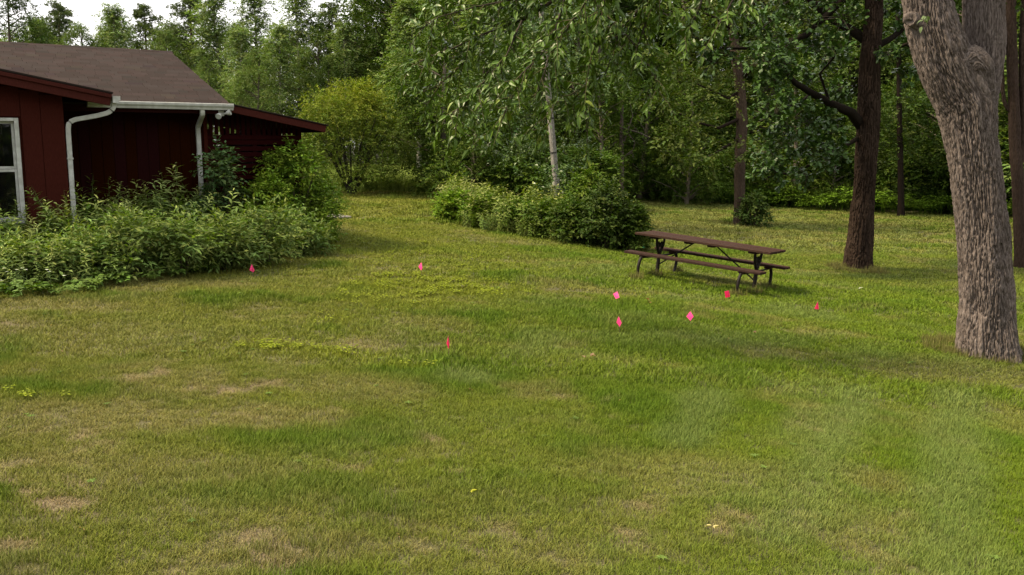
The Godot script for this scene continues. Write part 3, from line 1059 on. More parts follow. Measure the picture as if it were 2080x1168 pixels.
func build_big_tree() -> void:
	var D := 11.35
	var t := thing("large_tree", "large pale grey-brown forked tree with deeply furrowed bark, right foreground", "tree", at_ground(2008, 722))
	var o := t.position
	var shift := func(m: MeshInstance3D) -> MeshInstance3D:
		m.position -= o
		return m
	var bark := Color(0.205, 0.172, 0.157)
	var a := line_at([[2012, 745, 116], [2009, 700, 108], [2005, 600, 100], [1998, 500, 95], [1990, 420, 91], [1983, 360, 90], [1974, 300, 92], [1961, 216, 101], [1936, 162, 100], [1912, 108, 97], [1893, 54, 92], [1884, 0, 84], [1868, -100, 86], [1820, -420, 80], [1770, -800, 60]], D)
	shift.call(part("trunk", bark_tube(a[0], a[1], 380, 420, 0.042, bark, 0.034, 0.0, 0.10), M.bark, t))
	var b := line_at([[1978, 300, 48], [1984, 220, 70], [1991, 162, 72], [1998, 108, 73], [1999, 54, 72], [1999, 0, 74], [2004, -120, 76], [2040, -400, 70], [2120, -800, 50]], D + 0.08, 0.3)
	shift.call(part("leader", bark_tube(b[0], b[1], 280, 280, 0.036, bark, 0.034, 7.0), M.bark, t))
	var kn := line_at([[1884, 56, 30], [1862, 44, 27], [1852, 39, 29], [1847, 37, 26], [1845, 36, 16], [1849, 38, 6], [1853, 40, 2]], D - 0.12, -0.06)
	shift.call(part("branch_stub", bark_tube(kn[0], kn[1], 60, 30, 0.012, bark, 0.04, 3.0), M.bark, t))
	var co := line_at([[1925, 165, 50], [1955, 128, 60], [1980, 132, 60], [1995, 170, 48], [1999, 240, 20]], D - 0.10)
	shift.call(part("branch_collar", bark_tube(co[0], co[1], 180, 90, 0.024, bark, 0.028, 5.0), M.bark, t))
	# limbs high above, and the crown out of the picture
	var g := RandomNumberGenerator.new()
	g.seed = 901
	var top: Vector3 = a[0][14]
	var top2: Vector3 = b[0][8]
	var crown := MB.new()
	var lm := MB.new()
	for i in 34:
		var an := g.randf() * TAU
		var rr := g.randf_range(1.0, 5.2)
		var c := Vector3(5.2 + cos(an) * rr, CAM_Y + g.randf_range(4.2, 8.6), -11.3 + sin(an) * rr)
		if c.x < 0.6 and c.z > -9.0: continue
		var from: Vector3 = (top if g.randf() < 0.5 else top2) - Vector3(0, g.randf_range(0.2, 2.2), 0)
		lm.tube([from, from.lerp(c, 0.5) + Vector3(0, 0.4, 0), c], [0.09, 0.06, 0.02], 7, bark * 0.7, false)
		leaves_in(crown, g, c, 1.35, 0.8, 60, 7, 0.12, 0.05, Color(0.055, 0.095, 0.018), 0.14, 0.6)
	shift.call(part("limb", lm.mesh(), M.bark_far, t))
	tag(shift.call(part("crown", crown.mesh(), M.leaf, t)), "", "", "", "stuff")
	# the hanging branch whose leaves one can tell apart
	var br := MB.new()
	var twigs := []
	var lines := [
		[[1850, -420, 60], [1600, -300, 46], [1400, -190, 34], [1250, -80, 26], [1150, -15, 16], [1060, 42, 11], [985, 68, 8], [920, 98, 6], [870, 116, 4], [828, 140, 3]],
		[[1150, -15, 9], [1128, 60, 7], [1108, 140, 5], [1085, 200, 3]],
		[[1250, -80, 12], [1222, 20, 9], [1200, 120, 6], [1184, 200, 4], [1196, 252, 3]],
		[[1150, -15, 9], [1060, -5, 8], [960, 15, 6], [890, 35, 4], [850, 62, 3]],
		[[1400, -190, 14], [1350, -40, 10], [1310, 50, 7], [1290, 110, 4]],
		[[1060, 42, 8], [1030, 110, 6], [985, 165, 5], [940, 215, 3], [905, 240, 3]],
		[[985, 68, 6], [940, 130, 5], [895, 170, 4], [850, 190, 3]],
		[[1400, -190, 16], [1440, -60, 12], [1420, 20, 8], [1390, 80, 5]],
		[[1250, -80, 10], [1150, 60, 8], [1060, 150, 6], [1030, 220, 4], [1010, 262, 3]],
		[[1600, -300, 20], [1560, -120, 14], [1500, -20, 9], [1460, 50, 6]],
		[[1350, -40, 8], [1260, 60, 6], [1230, 150, 5], [1120, 215, 3], [1100, 265, 3]],
		[[1222, 20, 8], [1280, 80, 6], [1330, 150, 4], [1340, 190, 3]],
		[[1150, -15, 8], [1080, -60, 7], [960, -50, 6], [880, -20, 4]],
	]
	var depths := [10.6, 10.2, 9.8, 10.9, 9.9, 10.4, 10.9, 10.3, 9.5, 10.2, 10.0, 10.3, 10.6]
	for i in lines.size():
		var l := line_at(lines[i], depths[i], -0.5 if i % 2 else 0.3)
		if i == 0: l[0][0] = a[0][13] - Vector3(0, 0.2, 0)
		for w in l[1].size(): l[1][w] *= 0.5
		br.tube(l[0], l[1], 7, Color(0.045, 0.036, 0.028))
		var first := 4 if i == 0 else 1
		for s in range(first, l[0].size()):
			var p0: Vector3 = l[0][s - 1]
			var p1: Vector3 = l[0][s]
			var len := p0.distance_to(p1)
			var q := 0.0
			while q < len:
				var p := p0.lerp(p1, q / len)
				var d := (p1 - p0).normalized()
				var td := (d * 0.7 + rnd_dir(g) * 1.0 + Vector3(-0.25, -0.15, 0.05)).normalized()
				var tl := g.randf_range(0.18, 0.42)
				var e := p + td * tl - Vector3(0, tl * 0.25, 0)
				br.tube([p, p.lerp(e, 0.55) + Vector3(0, 0.02, 0), e], [0.006, 0.004, 0.002], 4, Color(0.06, 0.055, 0.03), false)
				twigs.append([p, p.lerp(e, 0.55) + Vector3(0, 0.02, 0), e])
				q += 0.062
	var branch: MeshInstance3D = shift.call(part("hanging_branch", br.mesh(), M.bark_far, t))
	# leaf shapes shared by the leaves
	var shapes := []
	for i in 10:
		var mb := MB.new()
		var k := g.randf_range(0.75, 1.3)
		var col := Color(0.052 * k, 0.092 * k, 0.010 * k)
		if i == 3: col = Color(0.13, 0.17, 0.025)
		mb.big_leaf(Vector3.ZERO, Vector3(0, 0, -1), Vector3(0, 1, 0), 0.094, 0.036, col, g.randf_range(0.1, 0.5), 0.18)
		shapes.append(mb.mesh())
	var spots := []
	for tw in twigs:
		for k in 11:
			var f := 0.15 + 0.85 * k / 10.0
			var p: Vector3 = tw[0].lerp(tw[1], f * 2.0) if f < 0.5 else tw[1].lerp(tw[2], f * 2.0 - 1.0)
			var ax: Vector3 = (tw[2] - tw[0]).normalized()
			var sd := ax.cross(Vector3.UP).normalized() * (1.0 if k % 2 else -1.0)
			var d := (ax * 0.6 + sd * 0.75 + rnd_dir(g) * 0.55 - Vector3(0, 0.28, 0)).normalized()
			if k == 10: d = (ax - Vector3(0, 0.5, 0)).normalized()
			var up := (Vector3.UP + rnd_dir(g) * 0.9).normalized()
			up = (up - d * up.dot(d)).normalized()
			var bs := Basis(d.cross(up), up, -d) * g.randf_range(0.55, 1.4)
			spots.append(Transform3D(bs, p))
	# the leaves that hang clear at the branch's end and along it are leaves of their own
	var order := []
	for i in spots.size():
		var q: Vector3 = spots[i].origin
		order.append([q.z * -0.6 + q.x * 0.5 + q.y * 1.2 + g.randf() * 0.8, i])
	order.sort()
	var many := MB.new()
	for i in order.size():
		var tr: Transform3D = spots[order[i][1]]
		if i < 290:
			quick_part("leaf", i, shapes[g.randi() % 10], M.shiny_leaf, branch, tr)
		else:
			var k := g.randf_range(0.75, 1.3)
			var z := tr.basis.z.length()
			many.big_leaf(tr.origin, -tr.basis.z / z, tr.basis.y / z, 0.094 * z, 0.036 * z, Color(0.052 * k, 0.092 * k, 0.010 * k), g.randf_range(0.1, 0.5), 0.18)
	tag(quick_part("leaf_mass", 0, many.mesh(), M.shiny_leaf, branch), "", "", "", "stuff")
	# a small leafy sprout by the knot
	var sp := MB.new()
	for i in 7:
		var p := at_depth(1880 + g.randf_range(-8, 8), 40 + g.randf_range(-10, 25), D - 0.42)
		sp.big_leaf(p, (rnd_dir(g) - Vector3(0, 0.5, 0)).normalized(), (rnd_dir(g) + Vector3(0, 1, 0)).normalized(), 0.07, 0.05, Color(0.16, 0.21, 0.1))
	shift.call(part("sprout", sp.mesh(), M.leaf, t))


func oak_leaf(mb: MB, p: Vector3, d: Vector3, nr: Vector3, l: float, col: Color) -> void:
	# a lobed blade: five pairs of points
	var s := d.cross(nr).normalized()
	var up := s.cross(d)
	var k := mb.v.size()
	var ws := [0.03, 0.20, 0.13, 0.30, 0.19, 0.27, 0.05]
	var ts := [0.0, 0.25, 0.38, 0.55, 0.68, 0.83, 1.0]
	for i in 7:
		var t: float = ts[i]
		var m := p + d * (l * t) - up * (l * 0.18 * t * t)
		mb.v.append(m + s * (l * ws[i]) + up * (l * ws[i] * 0.25)); mb.v.append(m - s * (l * ws[i]) + up * (l * ws[i] * 0.25))
		mb.c.append(col); mb.c.append(col)
	for i in 6:
		var a := k + i * 2
		for e in [a, a + 2, a + 3, a, a + 3, a + 1]: mb.ix.append(e)

func oak_clump(mb: MB, tw: MB, g: RandomNumberGenerator, c: Vector3, r: float, n: int, col: Color, l: float) -> void:
	for i in n:
		var d := rnd_dir(g)
		if d.y < 0 and g.randf() < 0.4: d.y = -d.y
		var p := c + d * Vector3(r, r * 0.7, r) * pow(g.randf(), 0.5)
		tw.tube([c.lerp(p, 0.2), p], [0.006, 0.003], 3, Color(0.05, 0.042, 0.035), false)
		var k := g.randf_range(0.75, 1.3)
		for q in 6:
			var dir := (d * 0.5 + rnd_dir(g) * 0.9 - Vector3(0, 0.15, 0)).normalized()
			var nr := (Vector3.UP + rnd_dir(g) * 0.6).normalized()
			oak_leaf(mb, p, dir, nr, l * g.randf_range(0.7, 1.2), Color(col.r * k, col.g * k, col.b * k))

func build_oak() -> void:
	var D := 20.4
	var t := thing("oak_tree", "dark straight oak trunk with crooked leafy limbs, behind the picnic table's right end", "tree", at_ground(1744, 552))
	var o := t.position
	var g := RandomNumberGenerator.new()
	g.seed = 55
	var bark := Color(0.050, 0.035, 0.027)
	var a := line_at([[1742, 562, 55], [1744, 530, 51], [1750, 450, 44], [1756, 380, 41], [1761, 300, 41], [1764, 250, 43], [1767, 150, 38], [1772, 60, 34], [1776, -20, 31], [1784, -200, 26], [1800, -420, 16]], D)
	part("trunk", bark_tube(a[0], a[1], 200, 420, 0.042, bark, 0.05, 11.0, 0.12), M.bark, t).position -= o
	var limbs := [
		[[1758, 262, 24], [1728, 228, 20], [1690, 212, 17], [1650, 190, 15], [1615, 168, 12], [1594, 145, 9], [1588, 105, 6]],
		[[1762, 80, 20], [1730, 62, 18], [1690, 38, 16], [1650, 5, 13], [1600, -60, 9]],
		[[1782, 95, 14], [1810, 78, 12], [1842, 52, 9], [1880, 10, 6]],
		[[1784, 118, 10], [1815, 100, 8], [1850, 86, 5]],
		[[1778, -60, 18], [1700, 10, 15], [1640, 70, 12], [1565, 98, 8], [1480, 98, 6], [1430, 92, 4], [1390, 80, 3]],
		[[1756, 275, 10], [1710, 300, 8], [1660, 330, 6], [1600, 352, 4], [1560, 360, 3]],
		[[1650, 190, 8], [1620, 215, 6], [1570, 235, 5], [1530, 240, 3]],
		[[1690, 212, 6], [1665, 150, 5], [1700, 110, 4], [1690, 80, 3]],
		[[1770, -150, 14], [1690, -160, 10], [1600, -150, 6]],
		[[1776, -120, 14], [1860, -160, 10], [1950, -190, 6]],
	]
	var ends := []
	for i in limbs.size():
		var l := line_at(limbs[i], D, [-1.4, 0.8, 0.5, -0.8, -1.0, -1.6, -2.2, -0.6, 1.5, 1.2][i])
		l[0][0] = l[0][0] + Vector3(0, 0, -0.1)
		var mb := MB.new()
		mb.tube(l[0], l[1], 8, bark * 0.45)
		var lm := part("limb", mb.mesh(), M.bark, t)
		lm.position -= o
	var cr := MB.new()
	var tw := MB.new()
	var col := Color(0.036, 0.070, 0.014)
	# [x, y, depth, radius]
	for e in [[1590, 100, 19.4, .55], [1545, 60, 19.2, .55], [1500, 30, 19.4, .5], [1620, 40, 20.2, .6], [1680, 5, 20.6, .6], [1560, 130, 19.0, .45], [1570, 165, 18.9, .35], [1650, 95, 20.6, .4],
		[1565, 175, 18.6, .4], [1600, 215, 18.4, .45], [1570, 235, 18.2, .5], [1640, 250, 19.2, .3], [1600, 285, 18.6, .5], [1560, 305, 18.4, .5], [1640, 310, 18.9, .45], [1550, 345, 18.2, .4], [1585, 350, 18.4, .45], [1640, 355, 18.8, .35],
		[1450, 95, 19.3, .4], [1400, 70, 19.3, .4], [1690, 95, 19.8, .4], [1710, 35, 19.9, .5], [1730, -20, 20.5, .6], [1800, 20, 20.8, .45], [1830, 60, 20.8, .4], [1850, 20, 20.9, .5], [1850, 95, 20.0, .35], [1690, 275, 19.3, .3], [1700, 180, 19.5, .28], [1590, -20, 20.6, .7], [1480, -30, 20, .6], [1660, -80, 21, .8], [1900, -60, 21, .7], [1760, -110, 19.6, .8], [1560, -130, 21, .8], [1640, -200, 20.4, .9], [1850, -220, 20.6, .9], [1760, -300, 20.6, 1.0], [1950, -160, 21.4, .9], [1600, 255, 18.0, .35], [1660, 290, 19.2, .3], [1680, 120, 21.4, .5], [1640, 160, 21.6, .5], [1700, 200, 21.8, .4], [1570, 110, 18.8, .45], [1600, 130, 18.6, .3], [1640, 215, 19.2, .22], [1690, 240, 19.6, .2], [1545, 120, 18.5, .5], [1700, 310, 19.4, .3], [1445, 130, 19.2, .35], [1810, 110, 19.9, .3], [1840, 150, 20.2, .3], [1680, 330, 19.4, .3]]:
		oak_clump(cr, tw, g, at_depth(e[0], e[1], e[2]), e[3], int(60 * e[3]), col * g.randf_range(0.85, 1.2), 0.13)
	tag(part("crown", cr.mesh(), M.shiny_leaf, t), "", "", "", "stuff").position -= o
	tag(part("twig_mass", tw.mesh(), M.bark_far, t), "", "", "", "stuff").position -= o


func build_other_trees() -> void:
	var g := RandomNumberGenerator.new()
	g.seed = 66
	# slender trunk on the far lawn with sprouts at its foot
	var D := 32.0
	var t := thing("oak_tree", "slender oak trunk standing on the far lawn with a leafy sprout bush at its foot", "tree", at_ground(1502, 458))
	var a := line_at([[1501, 468, 25], [1502, 430, 21], [1503, 330, 21], [1507, 250, 21], [1503, 180, 20], [1494, 110, 18], [1488, 40, 16], [1490, -60, 14], [1495, -200, 10]], D)
	part("trunk", bark_tube(a[0], a[1], 60, 200, 0.02, Color(0.095, 0.070, 0.054), 0.05, 21.0, 0.06), M.bark, t).position -= t.position
	var limb := MB.new()
	for e in [[[1500, 120, 12], [1470, 110, 9], [1440, 96, 6], [1395, 84, 3]], [[1506, 240, 8], [1460, 260, 6], [1420, 250, 4]], [[1504, 160, 9], [1540, 130, 6], [1580, 120, 3]], [[1492, 60, 9], [1440, 30, 6], [1390, 20, 3]], [[1506, 280, 7], [1470, 300, 5], [1440, 320, 3]], [[1494, 40, 8], [1540, 0, 6], [1580, -20, 3]], [[1500, 185, 7], [1480, 200, 5], [1415, 170, 3]]]:
		var l := line_at(e, D, -0.8)
		limb.tube(l[0], l[1], 6, Color(0.03, 0.023, 0.019))
	part("limb", limb.mesh(), M.bark, t).position -= t.position
	var cr := MB.new()
	for e in [[1400, 80, 1.0], [1440, 30, 1.1], [1500, -20, 1.2], [1420, 250, 0.8], [1400, 280, 0.75], [1380, 320, .55], [1440, 320, 0.6], [1460, 200, 0.8], [1560, 110, 0.8], [1380, 180, 0.9], [1350, 120, 1.0], [1540, 10, 1.0], [1370, 30, 1.1], [1450, 130, .7], [1430, 170, .8], [1540, 300, .6], [1340, 210, .7], [1360, 290, .6]]:
		leaves_in(cr, g, at_depth(e[0], e[1], D - 1.0 + g.randf_range(-1.0, 1.4)), e[2], e[2] * 0.65, int(70 * e[2]), 7, 0.13, 0.085, Color(0.070, 0.098, 0.024) * g.randf_range(0.8, 1.25), 0.16, 0.2)
	tag(part("crown", cr.mesh(), M.leaf, t), "", "", "", "stuff").position -= t.position
	var fb := make_bush(71, 0.5, 1.05, 22, 0.10, 0.07, Color(0.055, 0.088, 0.022), 5)
	add_child(fb)
	fb.name = numbered("sprout_bush")
	fb.position = at_ground(1530, 461)
	tag(fb, "small leafy sprout bush at the foot of the slender trunk on the far lawn", "bush")
	# thin dark trunk further right
	t = thing("young_tree", "thin dark trunk at the lawn's far edge, between the oak and the large forked tree", "tree", at_ground(1831, 445))
	a = line_at([[1831, 452, 15], [1830, 400, 12], [1829, 320, 11], [1827, 240, 10], [1826, 140, 9], [1824, 20, 8], [1822, -100, 5]], 38.0)
	part("trunk", bark_tube(a[0], a[1], 30, 90, 0.015, Color(0.03, 0.023, 0.019), 0.05, 31.0, 0.05), M.bark, t).position -= t.position
	cr = MB.new()
	for i in 22:
		leaves_in(cr, g, at_depth(1826 + g.randfn(0, 70), g.randf_range(-60, 330), 38.5 + g.randf_range(-1, 1.5)), 0.9, 0.5, 60, 7, 0.13, 0.085, Color(0.052, 0.082, 0.020) * g.randf_range(0.8, 1.2), 0.16, 0.1)
	tag(part("crown", cr.mesh(), M.leaf, t), "", "", "", "stuff").position -= t.position
	# two-stemmed dark tree at the right edge
	t = thing("twin_stem_tree", "dark tree with two stems at the right edge, behind the large forked tree", "tree", at_ground(2076, 540))
	for e in [[[2078, 550, 30], [2074, 480, 25], [2068, 380, 23], [2062, 280, 22], [2058, 180, 20], [2054, 60, 19], [2052, -80, 16], [2050, -260, 10]], [[2070, 330, 18], [2080, 240, 16], [2078, 120, 15], [2082, 0, 13], [2090, -150, 8]], [[2060, 235, 8], [2040, 205, 7], [2036, 140, 6], [2034, 60, 4]]]:
		var l := line_at(e, 21.5)
		part("stem", bark_tube(l[0], l[1], 60, 160, 0.018, Color(0.065, 0.046, 0.037), 0.05, 41.0, 0.06 if e[0][1] > 500 else 0.0), M.bark, t).position -= t.position
	cr = MB.new()
	for i in 26:
		leaves_in(cr, g, at_depth(2090 + g.randfn(0, 130), g.randf_range(-420, -20), 21.5 + g.randf_range(-2, 2)), 1.0, 0.6, 60, 7, 0.12, 0.07, Color(0.045, 0.075, 0.018) * g.randf_range(0.8, 1.2), 0.16, 0.2)
	tag(part("crown", cr.mesh(), M.leaf, t), "", "", "", "stuff").position -= t.position
	# white birch behind the island bed
	t = thing("birch_tree", "white-barked birch leaning left behind the island bed", "birch", at_ground(1136, 452))
	var bl := [[1136, 458, 15], [1132, 410, 14], [1127, 340, 13], [1122, 280, 13], [1115, 200, 12], [1108, 130, 11], [1102, 60, 10], [1098, 0, 9], [1092, -120, 9], [1088, -260, 5]]
	a = line_at(bl, 26.0)
	var tb := bark_tube(a[0], a[1], 40, 160, 0.006, Color(0.26, 0.25, 0.225), 0.06, 51.0, 0.05)
	part("trunk", tb, M.birch if M.has("birch") else M.bark, t).position -= t.position
	for e in [[1124, 310], [1119, 240], [1112, 165], [1106, 100], [1130, 380], [1117, 218]]:
		var p := at_depth(e[0], e[1], 26.0)
		var sc := MB.new()
		sc.tube([p - Vector3(0.0, 0.02, 0), p + Vector3(0.0, 0.02, 0)], [0.100, 0.098], 12, Color(0.05, 0.045, 0.04), false)
		part("bark_scar", sc.mesh(), M.bark_far, t).position -= t.position
	cr = MB.new()
	for e in [[1060, 150, .8], [1100, 60, .9], [1150, 120, .8], [1040, 230, .8], [1080, 280, .6], [1170, 220, .8], [1010, 180, .7], [1130, 0, 1.0], [1060, 40, .9], [1190, 40, .9], [1000, 100, .8], [980, 250, .7], [1060, 320, .5], [1180, 300, .55], [1220, 160, .7], [1100, 190, .45], [950, 180, .6], [1090, -80, 1.2], [1104, 70, -0.5], [1110, 130, -0.55], [1098, 10, -0.6], [1130, 385, -0.5], [1126, 345, -0.3], [1145, 410, -0.5], [1120, 420, -0.5], [1160, 350, .4], [1010, 300, .55]]:
		var rr := absf(e[2])
		leaves_in(cr, g, at_depth(e[0], e[1], 25.2 if e[2] < 0 else 26.6 + g.randf_range(-0.2, 2.2)), rr, rr * 0.7, int(75 * rr), 7, 0.10, 0.065, Color(0.058, 0.098, 0.024) * g.randf_range(0.8, 1.2), 0.16, 0.4)
	tag(part("crown", cr.mesh(), M.shiny_leaf, t), "", "", "", "stuff").position -= t.position


func build_woods() -> void:
	var g := RandomNumberGenerator.new()
	g.seed = 1234
	var proto := []
	for k in 3: proto.append([make_tree(100 + k, 0, "aspen", "tree"), 0])
	for k in 3: proto.append([make_tree(200 + k, 1, "broadleaf_tree", "tree"), 1])
	for k in 2: proto.append([make_tree(300 + k, 2, "pine_tree", "tree"), 2])
	for k in 3: proto.append([make_tree(400 + k, 3, "understorey_tree", "tree"), 3])
	for k in 2: proto.append([make_tree(500 + k, 4, "dark_tree", "tree"), 4])
	var nth := [0, 0, 0, 0, 0]
	var first := [0, 3, 6, 8, 11]
	var many := [3, 3, 2, 3, 2]
	var nm := ["aspen_tree", "broadleaf_tree", "pine_tree", "understorey_tree", "broadleaf_tree"]
	var place := func(x: float, z: float, kind: int, tall: float, wide: float, label: String, group: String) -> void:
		var o: Node3D = proto[first[kind] + nth[kind] % many[kind]][0]
		nth[kind] += 1
		var s: float = tall / float(o.get_meta("tall"))
		copy_of(o, nm[kind], label, group, Transform3D(Basis(Vector3.UP, g.randf() * TAU).scaled(Vector3(s * wide, s, s * wide)), Vector3(x, ground_y(x, z) - 0.05, z)))
	# the skyline on the left: [x, y of the top, distance, kind, width, label]
	for e in [
		[15, -20, 58, 4, 1.0, "tall dark broadleaf tree at the far left above the roof ridge"],
		[72, 48, 62, 1, 0.8, "lower grey-green tree between the far left tree and the first pine"],
		[112, 4, 66, 2, 1.1, "ragged dark pine against the sky, first from the left above the roof"],
		[165, 50, 62, 1, 0.9, "rounded green tree right of the leftmost pine, above the roof"],
		[235, 12, 62, 0, 1.25, "light green pointed tree above the middle of the roof ridge"],
		[292, 10, 68, 2, 1.1, "dark pine standing against the sky left of the roof's upper right corner"],
		[335, 62, 60, 1, 0.9, "low rounded tree just above the upper right corner of the roof"],
		[388, -10, 64, 2, 1.25, "tall pine over the right slope of the roof"],
		[440, -6, 62, 0, 1.3, "tall light green aspen over the right roof verge"],
		[480, 60, 55, 0, 1.2, "light green aspen with a grey trunk over the white gutter's right end"],
		[528, -22, 62, 0, 1.3, "tall aspen rising out of the picture above the lean-to roof"],
		[565, 55, 54, 0, 1.2, "pale aspen above the lean-to roof, in front of taller ones"],
		[605, -10, 58, 0, 1.3, "tall pale aspen with a white trunk above the yellow-green bush"],
		[642, 66, 56, 1, 0.8, "rounded tree in the gap of sky above the yellow-green bush"],
		[672, 6, 66, 2, 1.1, "dark pine top in the sky gap above the yellow-green bush"],
		[705, 50, 54, 0, 1.1, "aspen with bare grey lower trunk right of the yellow-green bush's top"],
		[740, -20, 62, 2, 1.3, "tall dark pine right of the sky gap"],
		[775, 60, 56, 1, 0.9, "dark broadleaf tree behind the right side of the yellow-green bush"],
		[800, 0, 68, 2, 1.2, "last dark pine before the overhanging branch"],
		[845, 0, 47, 0, 1.5, "pale grey-green tree left of the overhanging branch"],
		[520, 100, 50, 1, 0.9, "low green tree behind the lean-to roof"],
		[660, 120, 50, 4, 0.7, "low dark tree behind the yellow-green bush"],
		[420, 120, 52, 1, 0.8, "low green tree close behind the right roof slope"],
		[745, 150, 53, 4, 0.7, "dark low tree in the shade right of the yellow-green bush"],
	]:
		var p := at_depth(e[0], e[1], e[2])
		place.call(p.x, p.z, e[3], p.y - ground_y(p.x, p.z), e[4], e[5], "trees along the edge of the woods on the left")
	for row in [[52, 140], [59, 80], [67, 56], [76, 50]]:
		var x: float = -46.0
		while x < -6:
			var zz: float = -row[0] + g.randf_range(-2, 2)
			var lim := at_depth(1040 + x / row[0] * F, row[1], row[0])
			place.call(x, zz, [0, 1, 0, 1][g.randi() % 4], lim.y - ground_y(x, zz) + g.randf_range(-1.0, 0.6), 1.1, "broadleaf tree deep in the woods behind the house, one of many alike", "trees deep in the woods behind the house")
			x += g.randf_range(3.6, 5.2)
	# the woods on the right
	for e in [[900, 60, 38, 3, 1.1, "leafy understorey tree at the left end of the overhanging branch"], [965, 90, 35, 3, 1.0, "leafy understorey tree left of the white birch"], [1040, 130, 38, 3, 1.0, "leafy understorey tree close behind the white birch"], [1220, 130, 40, 3, 1.0, "understorey tree right of the white birch"], [1180, -60, 44, 1, 1.0, "broadleaf tree behind the white birch, its crown out of the picture"], [940, -60, 46, 1, 1.0, "broadleaf tree behind the overhanging branch's tip"],
		[1010, -80, 42, 0, 1.3, "aspen behind the overhanging branch"], [1310, 110, 44, 3, 1.0, "grey-green understorey tree beside the dead snag"], [1400, 150, 42, 3, 0.9, "yellow-green understorey tree left of the slender oak trunk"], [1620, 120, 44, 3, 1.1, "understorey tree between the two oaks, at the lawn's end"], [1700, 200, 44, 3, 1.0, "low understorey tree left of the dark oak trunk"], [1860, 160, 44, 3, 1.1, "understorey tree behind the thin dark trunk"], [1930, 100, 42, 3, 1.1, "understorey tree left of the large forked tree"], [2060, 180, 40, 3, 1.2, "understorey tree at the right edge behind the twin stems"]]:
		var p := at_depth(e[0], e[1], e[2])
		place.call(p.x, p.z, e[3], p.y - ground_y(p.x, p.z), e[4], e[5], "trees along the edge of the woods on the right")
	for row in [55.0, 61.0, 68.0, 77.0]:
		var x: float = -7.0
		while x < 0.62 * row + 6.0:
			var zz: float = -row + g.randf_range(-2, 2)
			if x > -1.0 or row < 70: place.call(x, zz, [4, 3, 4, 1, 4][g.randi() % 5], g.randf_range(13.0, 17.0), 1.1, "broadleaf tree in the dark woods beyond the right lawn, one of many alike", "trees in the dark woods on the right")
			x += g.randf_range(3.4, 5.0)
	# unseen trees added to the right and behind the camera, for shade and reflections
	for e in [[26, 30, 1], [30, 22, 4], [28, 38, 1], [22, 44, 4], [19, 29, 1], [-16, -16, 1], [-9, -20, 4], [-2, -17, 1], [5, -21, 4], [12, -16, 1], [18, -9, 4], [19, 2, 1], [13, -5, 3], [16, -10, 3], [9, -10, 3]]:
		place.call(e[0], -e[1], e[2], 13.0, 1.3, "broadleaf tree added round the lawn outside the view to shade it", "trees added round the lawn outside the view for shade")
	for p in proto: p[0].free()
	# dead snag with bare branches
	var t := thing("dead_tree", "grey dead trunk with bare crooked branches at the wood's edge", "dead tree", Vector3(at_depth(1263, 385, 40.0).x, ground_y(at_depth(1263, 385, 40.0).x, -40.0), -40.0))
	var mb := MB.new()
	for e in [[[1263, 392, 11], [1263, 340, 10], [1262, 280, 9], [1264, 200, 6]], [[1263, 300, 5], [1275, 265, 4], [1285, 235, 3], [1278, 200, 2]], [[1266, 320, 4], [1285, 305, 3], [1286, 320, 2]], [[1264, 260, 4], [1300, 270, 3], [1320, 280, 2]], [[1264, 230, 3], [1240, 215, 2], [1236, 200, 2]], [[1274, 268, 3], [1290, 290, 2], [1282, 312, 2]]]:
		var l := line_at(e, 40.0)
		mb.tube(l[0], l[1], 6, Color(0.085, 0.068, 0.055))
	part("trunk", mb.mesh(), M.bark_far, t).position -= t.position
	# shrubs at the wood's edge
	var bushes := [make_bush(81, 1.5, 2.0, 30, 0.13, 0.085, Color(0.058, 0.098, 0.014)), make_bush(82, 1.3, 1.6, 28, 0.12, 0.08, Color(0.070, 0.115, 0.016)), make_bush(83, 1.7, 2.6, 34, 0.13, 0.085, Color(0.038, 0.066, 0.016))]
	for e in [[905, 366, 47, 2, "dark shrub left of the island bed, at the end of the mown path"], [955, 372, 42, 2, "dark shrub behind the left end of the island bed"], [1010, 378, 38, 2, "dark shrub behind the middle of the island bed"], [1085, 385, 34, 0, "green shrub left of the white birch's foot"], [1180, 390, 36, 0, "green shrub right of the white birch's foot"], [1240, 388, 42, 1, "green shrub left of the dead snag"], [1330, 395, 47, 0, "green shrub right of the dead snag"], [1420, 402, 47, 1, "low green shrub behind the far lawn, left of the slender trunk"], [1470, 405, 47, 0, "green shrub just left of the slender trunk"], [1580, 412, 47, 0, "green shrub right of the slender trunk"], [1640, 415, 46, 1, "bright low shrub midway between the oaks"], [1690, 418, 46, 0, "green shrub left of the dark oak trunk"], [1800, 428, 44, 1, "green shrub between the dark oak and the thin trunk"], [1880, 434, 42, 2, "dark shrub right of the thin dark trunk"], [1935, 436, 42, 2, "dark shrub left of the large forked tree"], [2060, 440, 40, 2, "dark shrub at the right edge of the far lawn"], [845, 352, 53, 1, "yellowish shrub behind the tall grass, right of the yellow-green bush"]]:
		var p := at_depth(e[0], e[1], e[2])
		var s := g.randf_range(0.85, 1.2)
		var b := copy_of(bushes[e[3]], "shrub", e[4], "shrubs along the edge of the woods", Transform3D(Basis(Vector3.UP, g.randf() * TAU).scaled(Vector3(s * 1.1, s, s * 1.1)), Vector3(p.x, ground_y(p.x, p.z), p.z)))
		b.set_meta(CLS, "shrub")
	for b in bushes: b.free()
	# the big yellow-green bush behind the lean-to
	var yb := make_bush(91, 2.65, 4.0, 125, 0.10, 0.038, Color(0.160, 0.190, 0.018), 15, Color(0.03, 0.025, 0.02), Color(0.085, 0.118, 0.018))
	add_child(yb)
	yb.name = numbered("yellow_green_bush")
	var yp := at_ground(722, 384)
	yb.position = Vector3(at_depth(712, 300, 36.0).x, 0, -36.0)
	yb.position.y = ground_y(yb.position.x, yb.position.z)
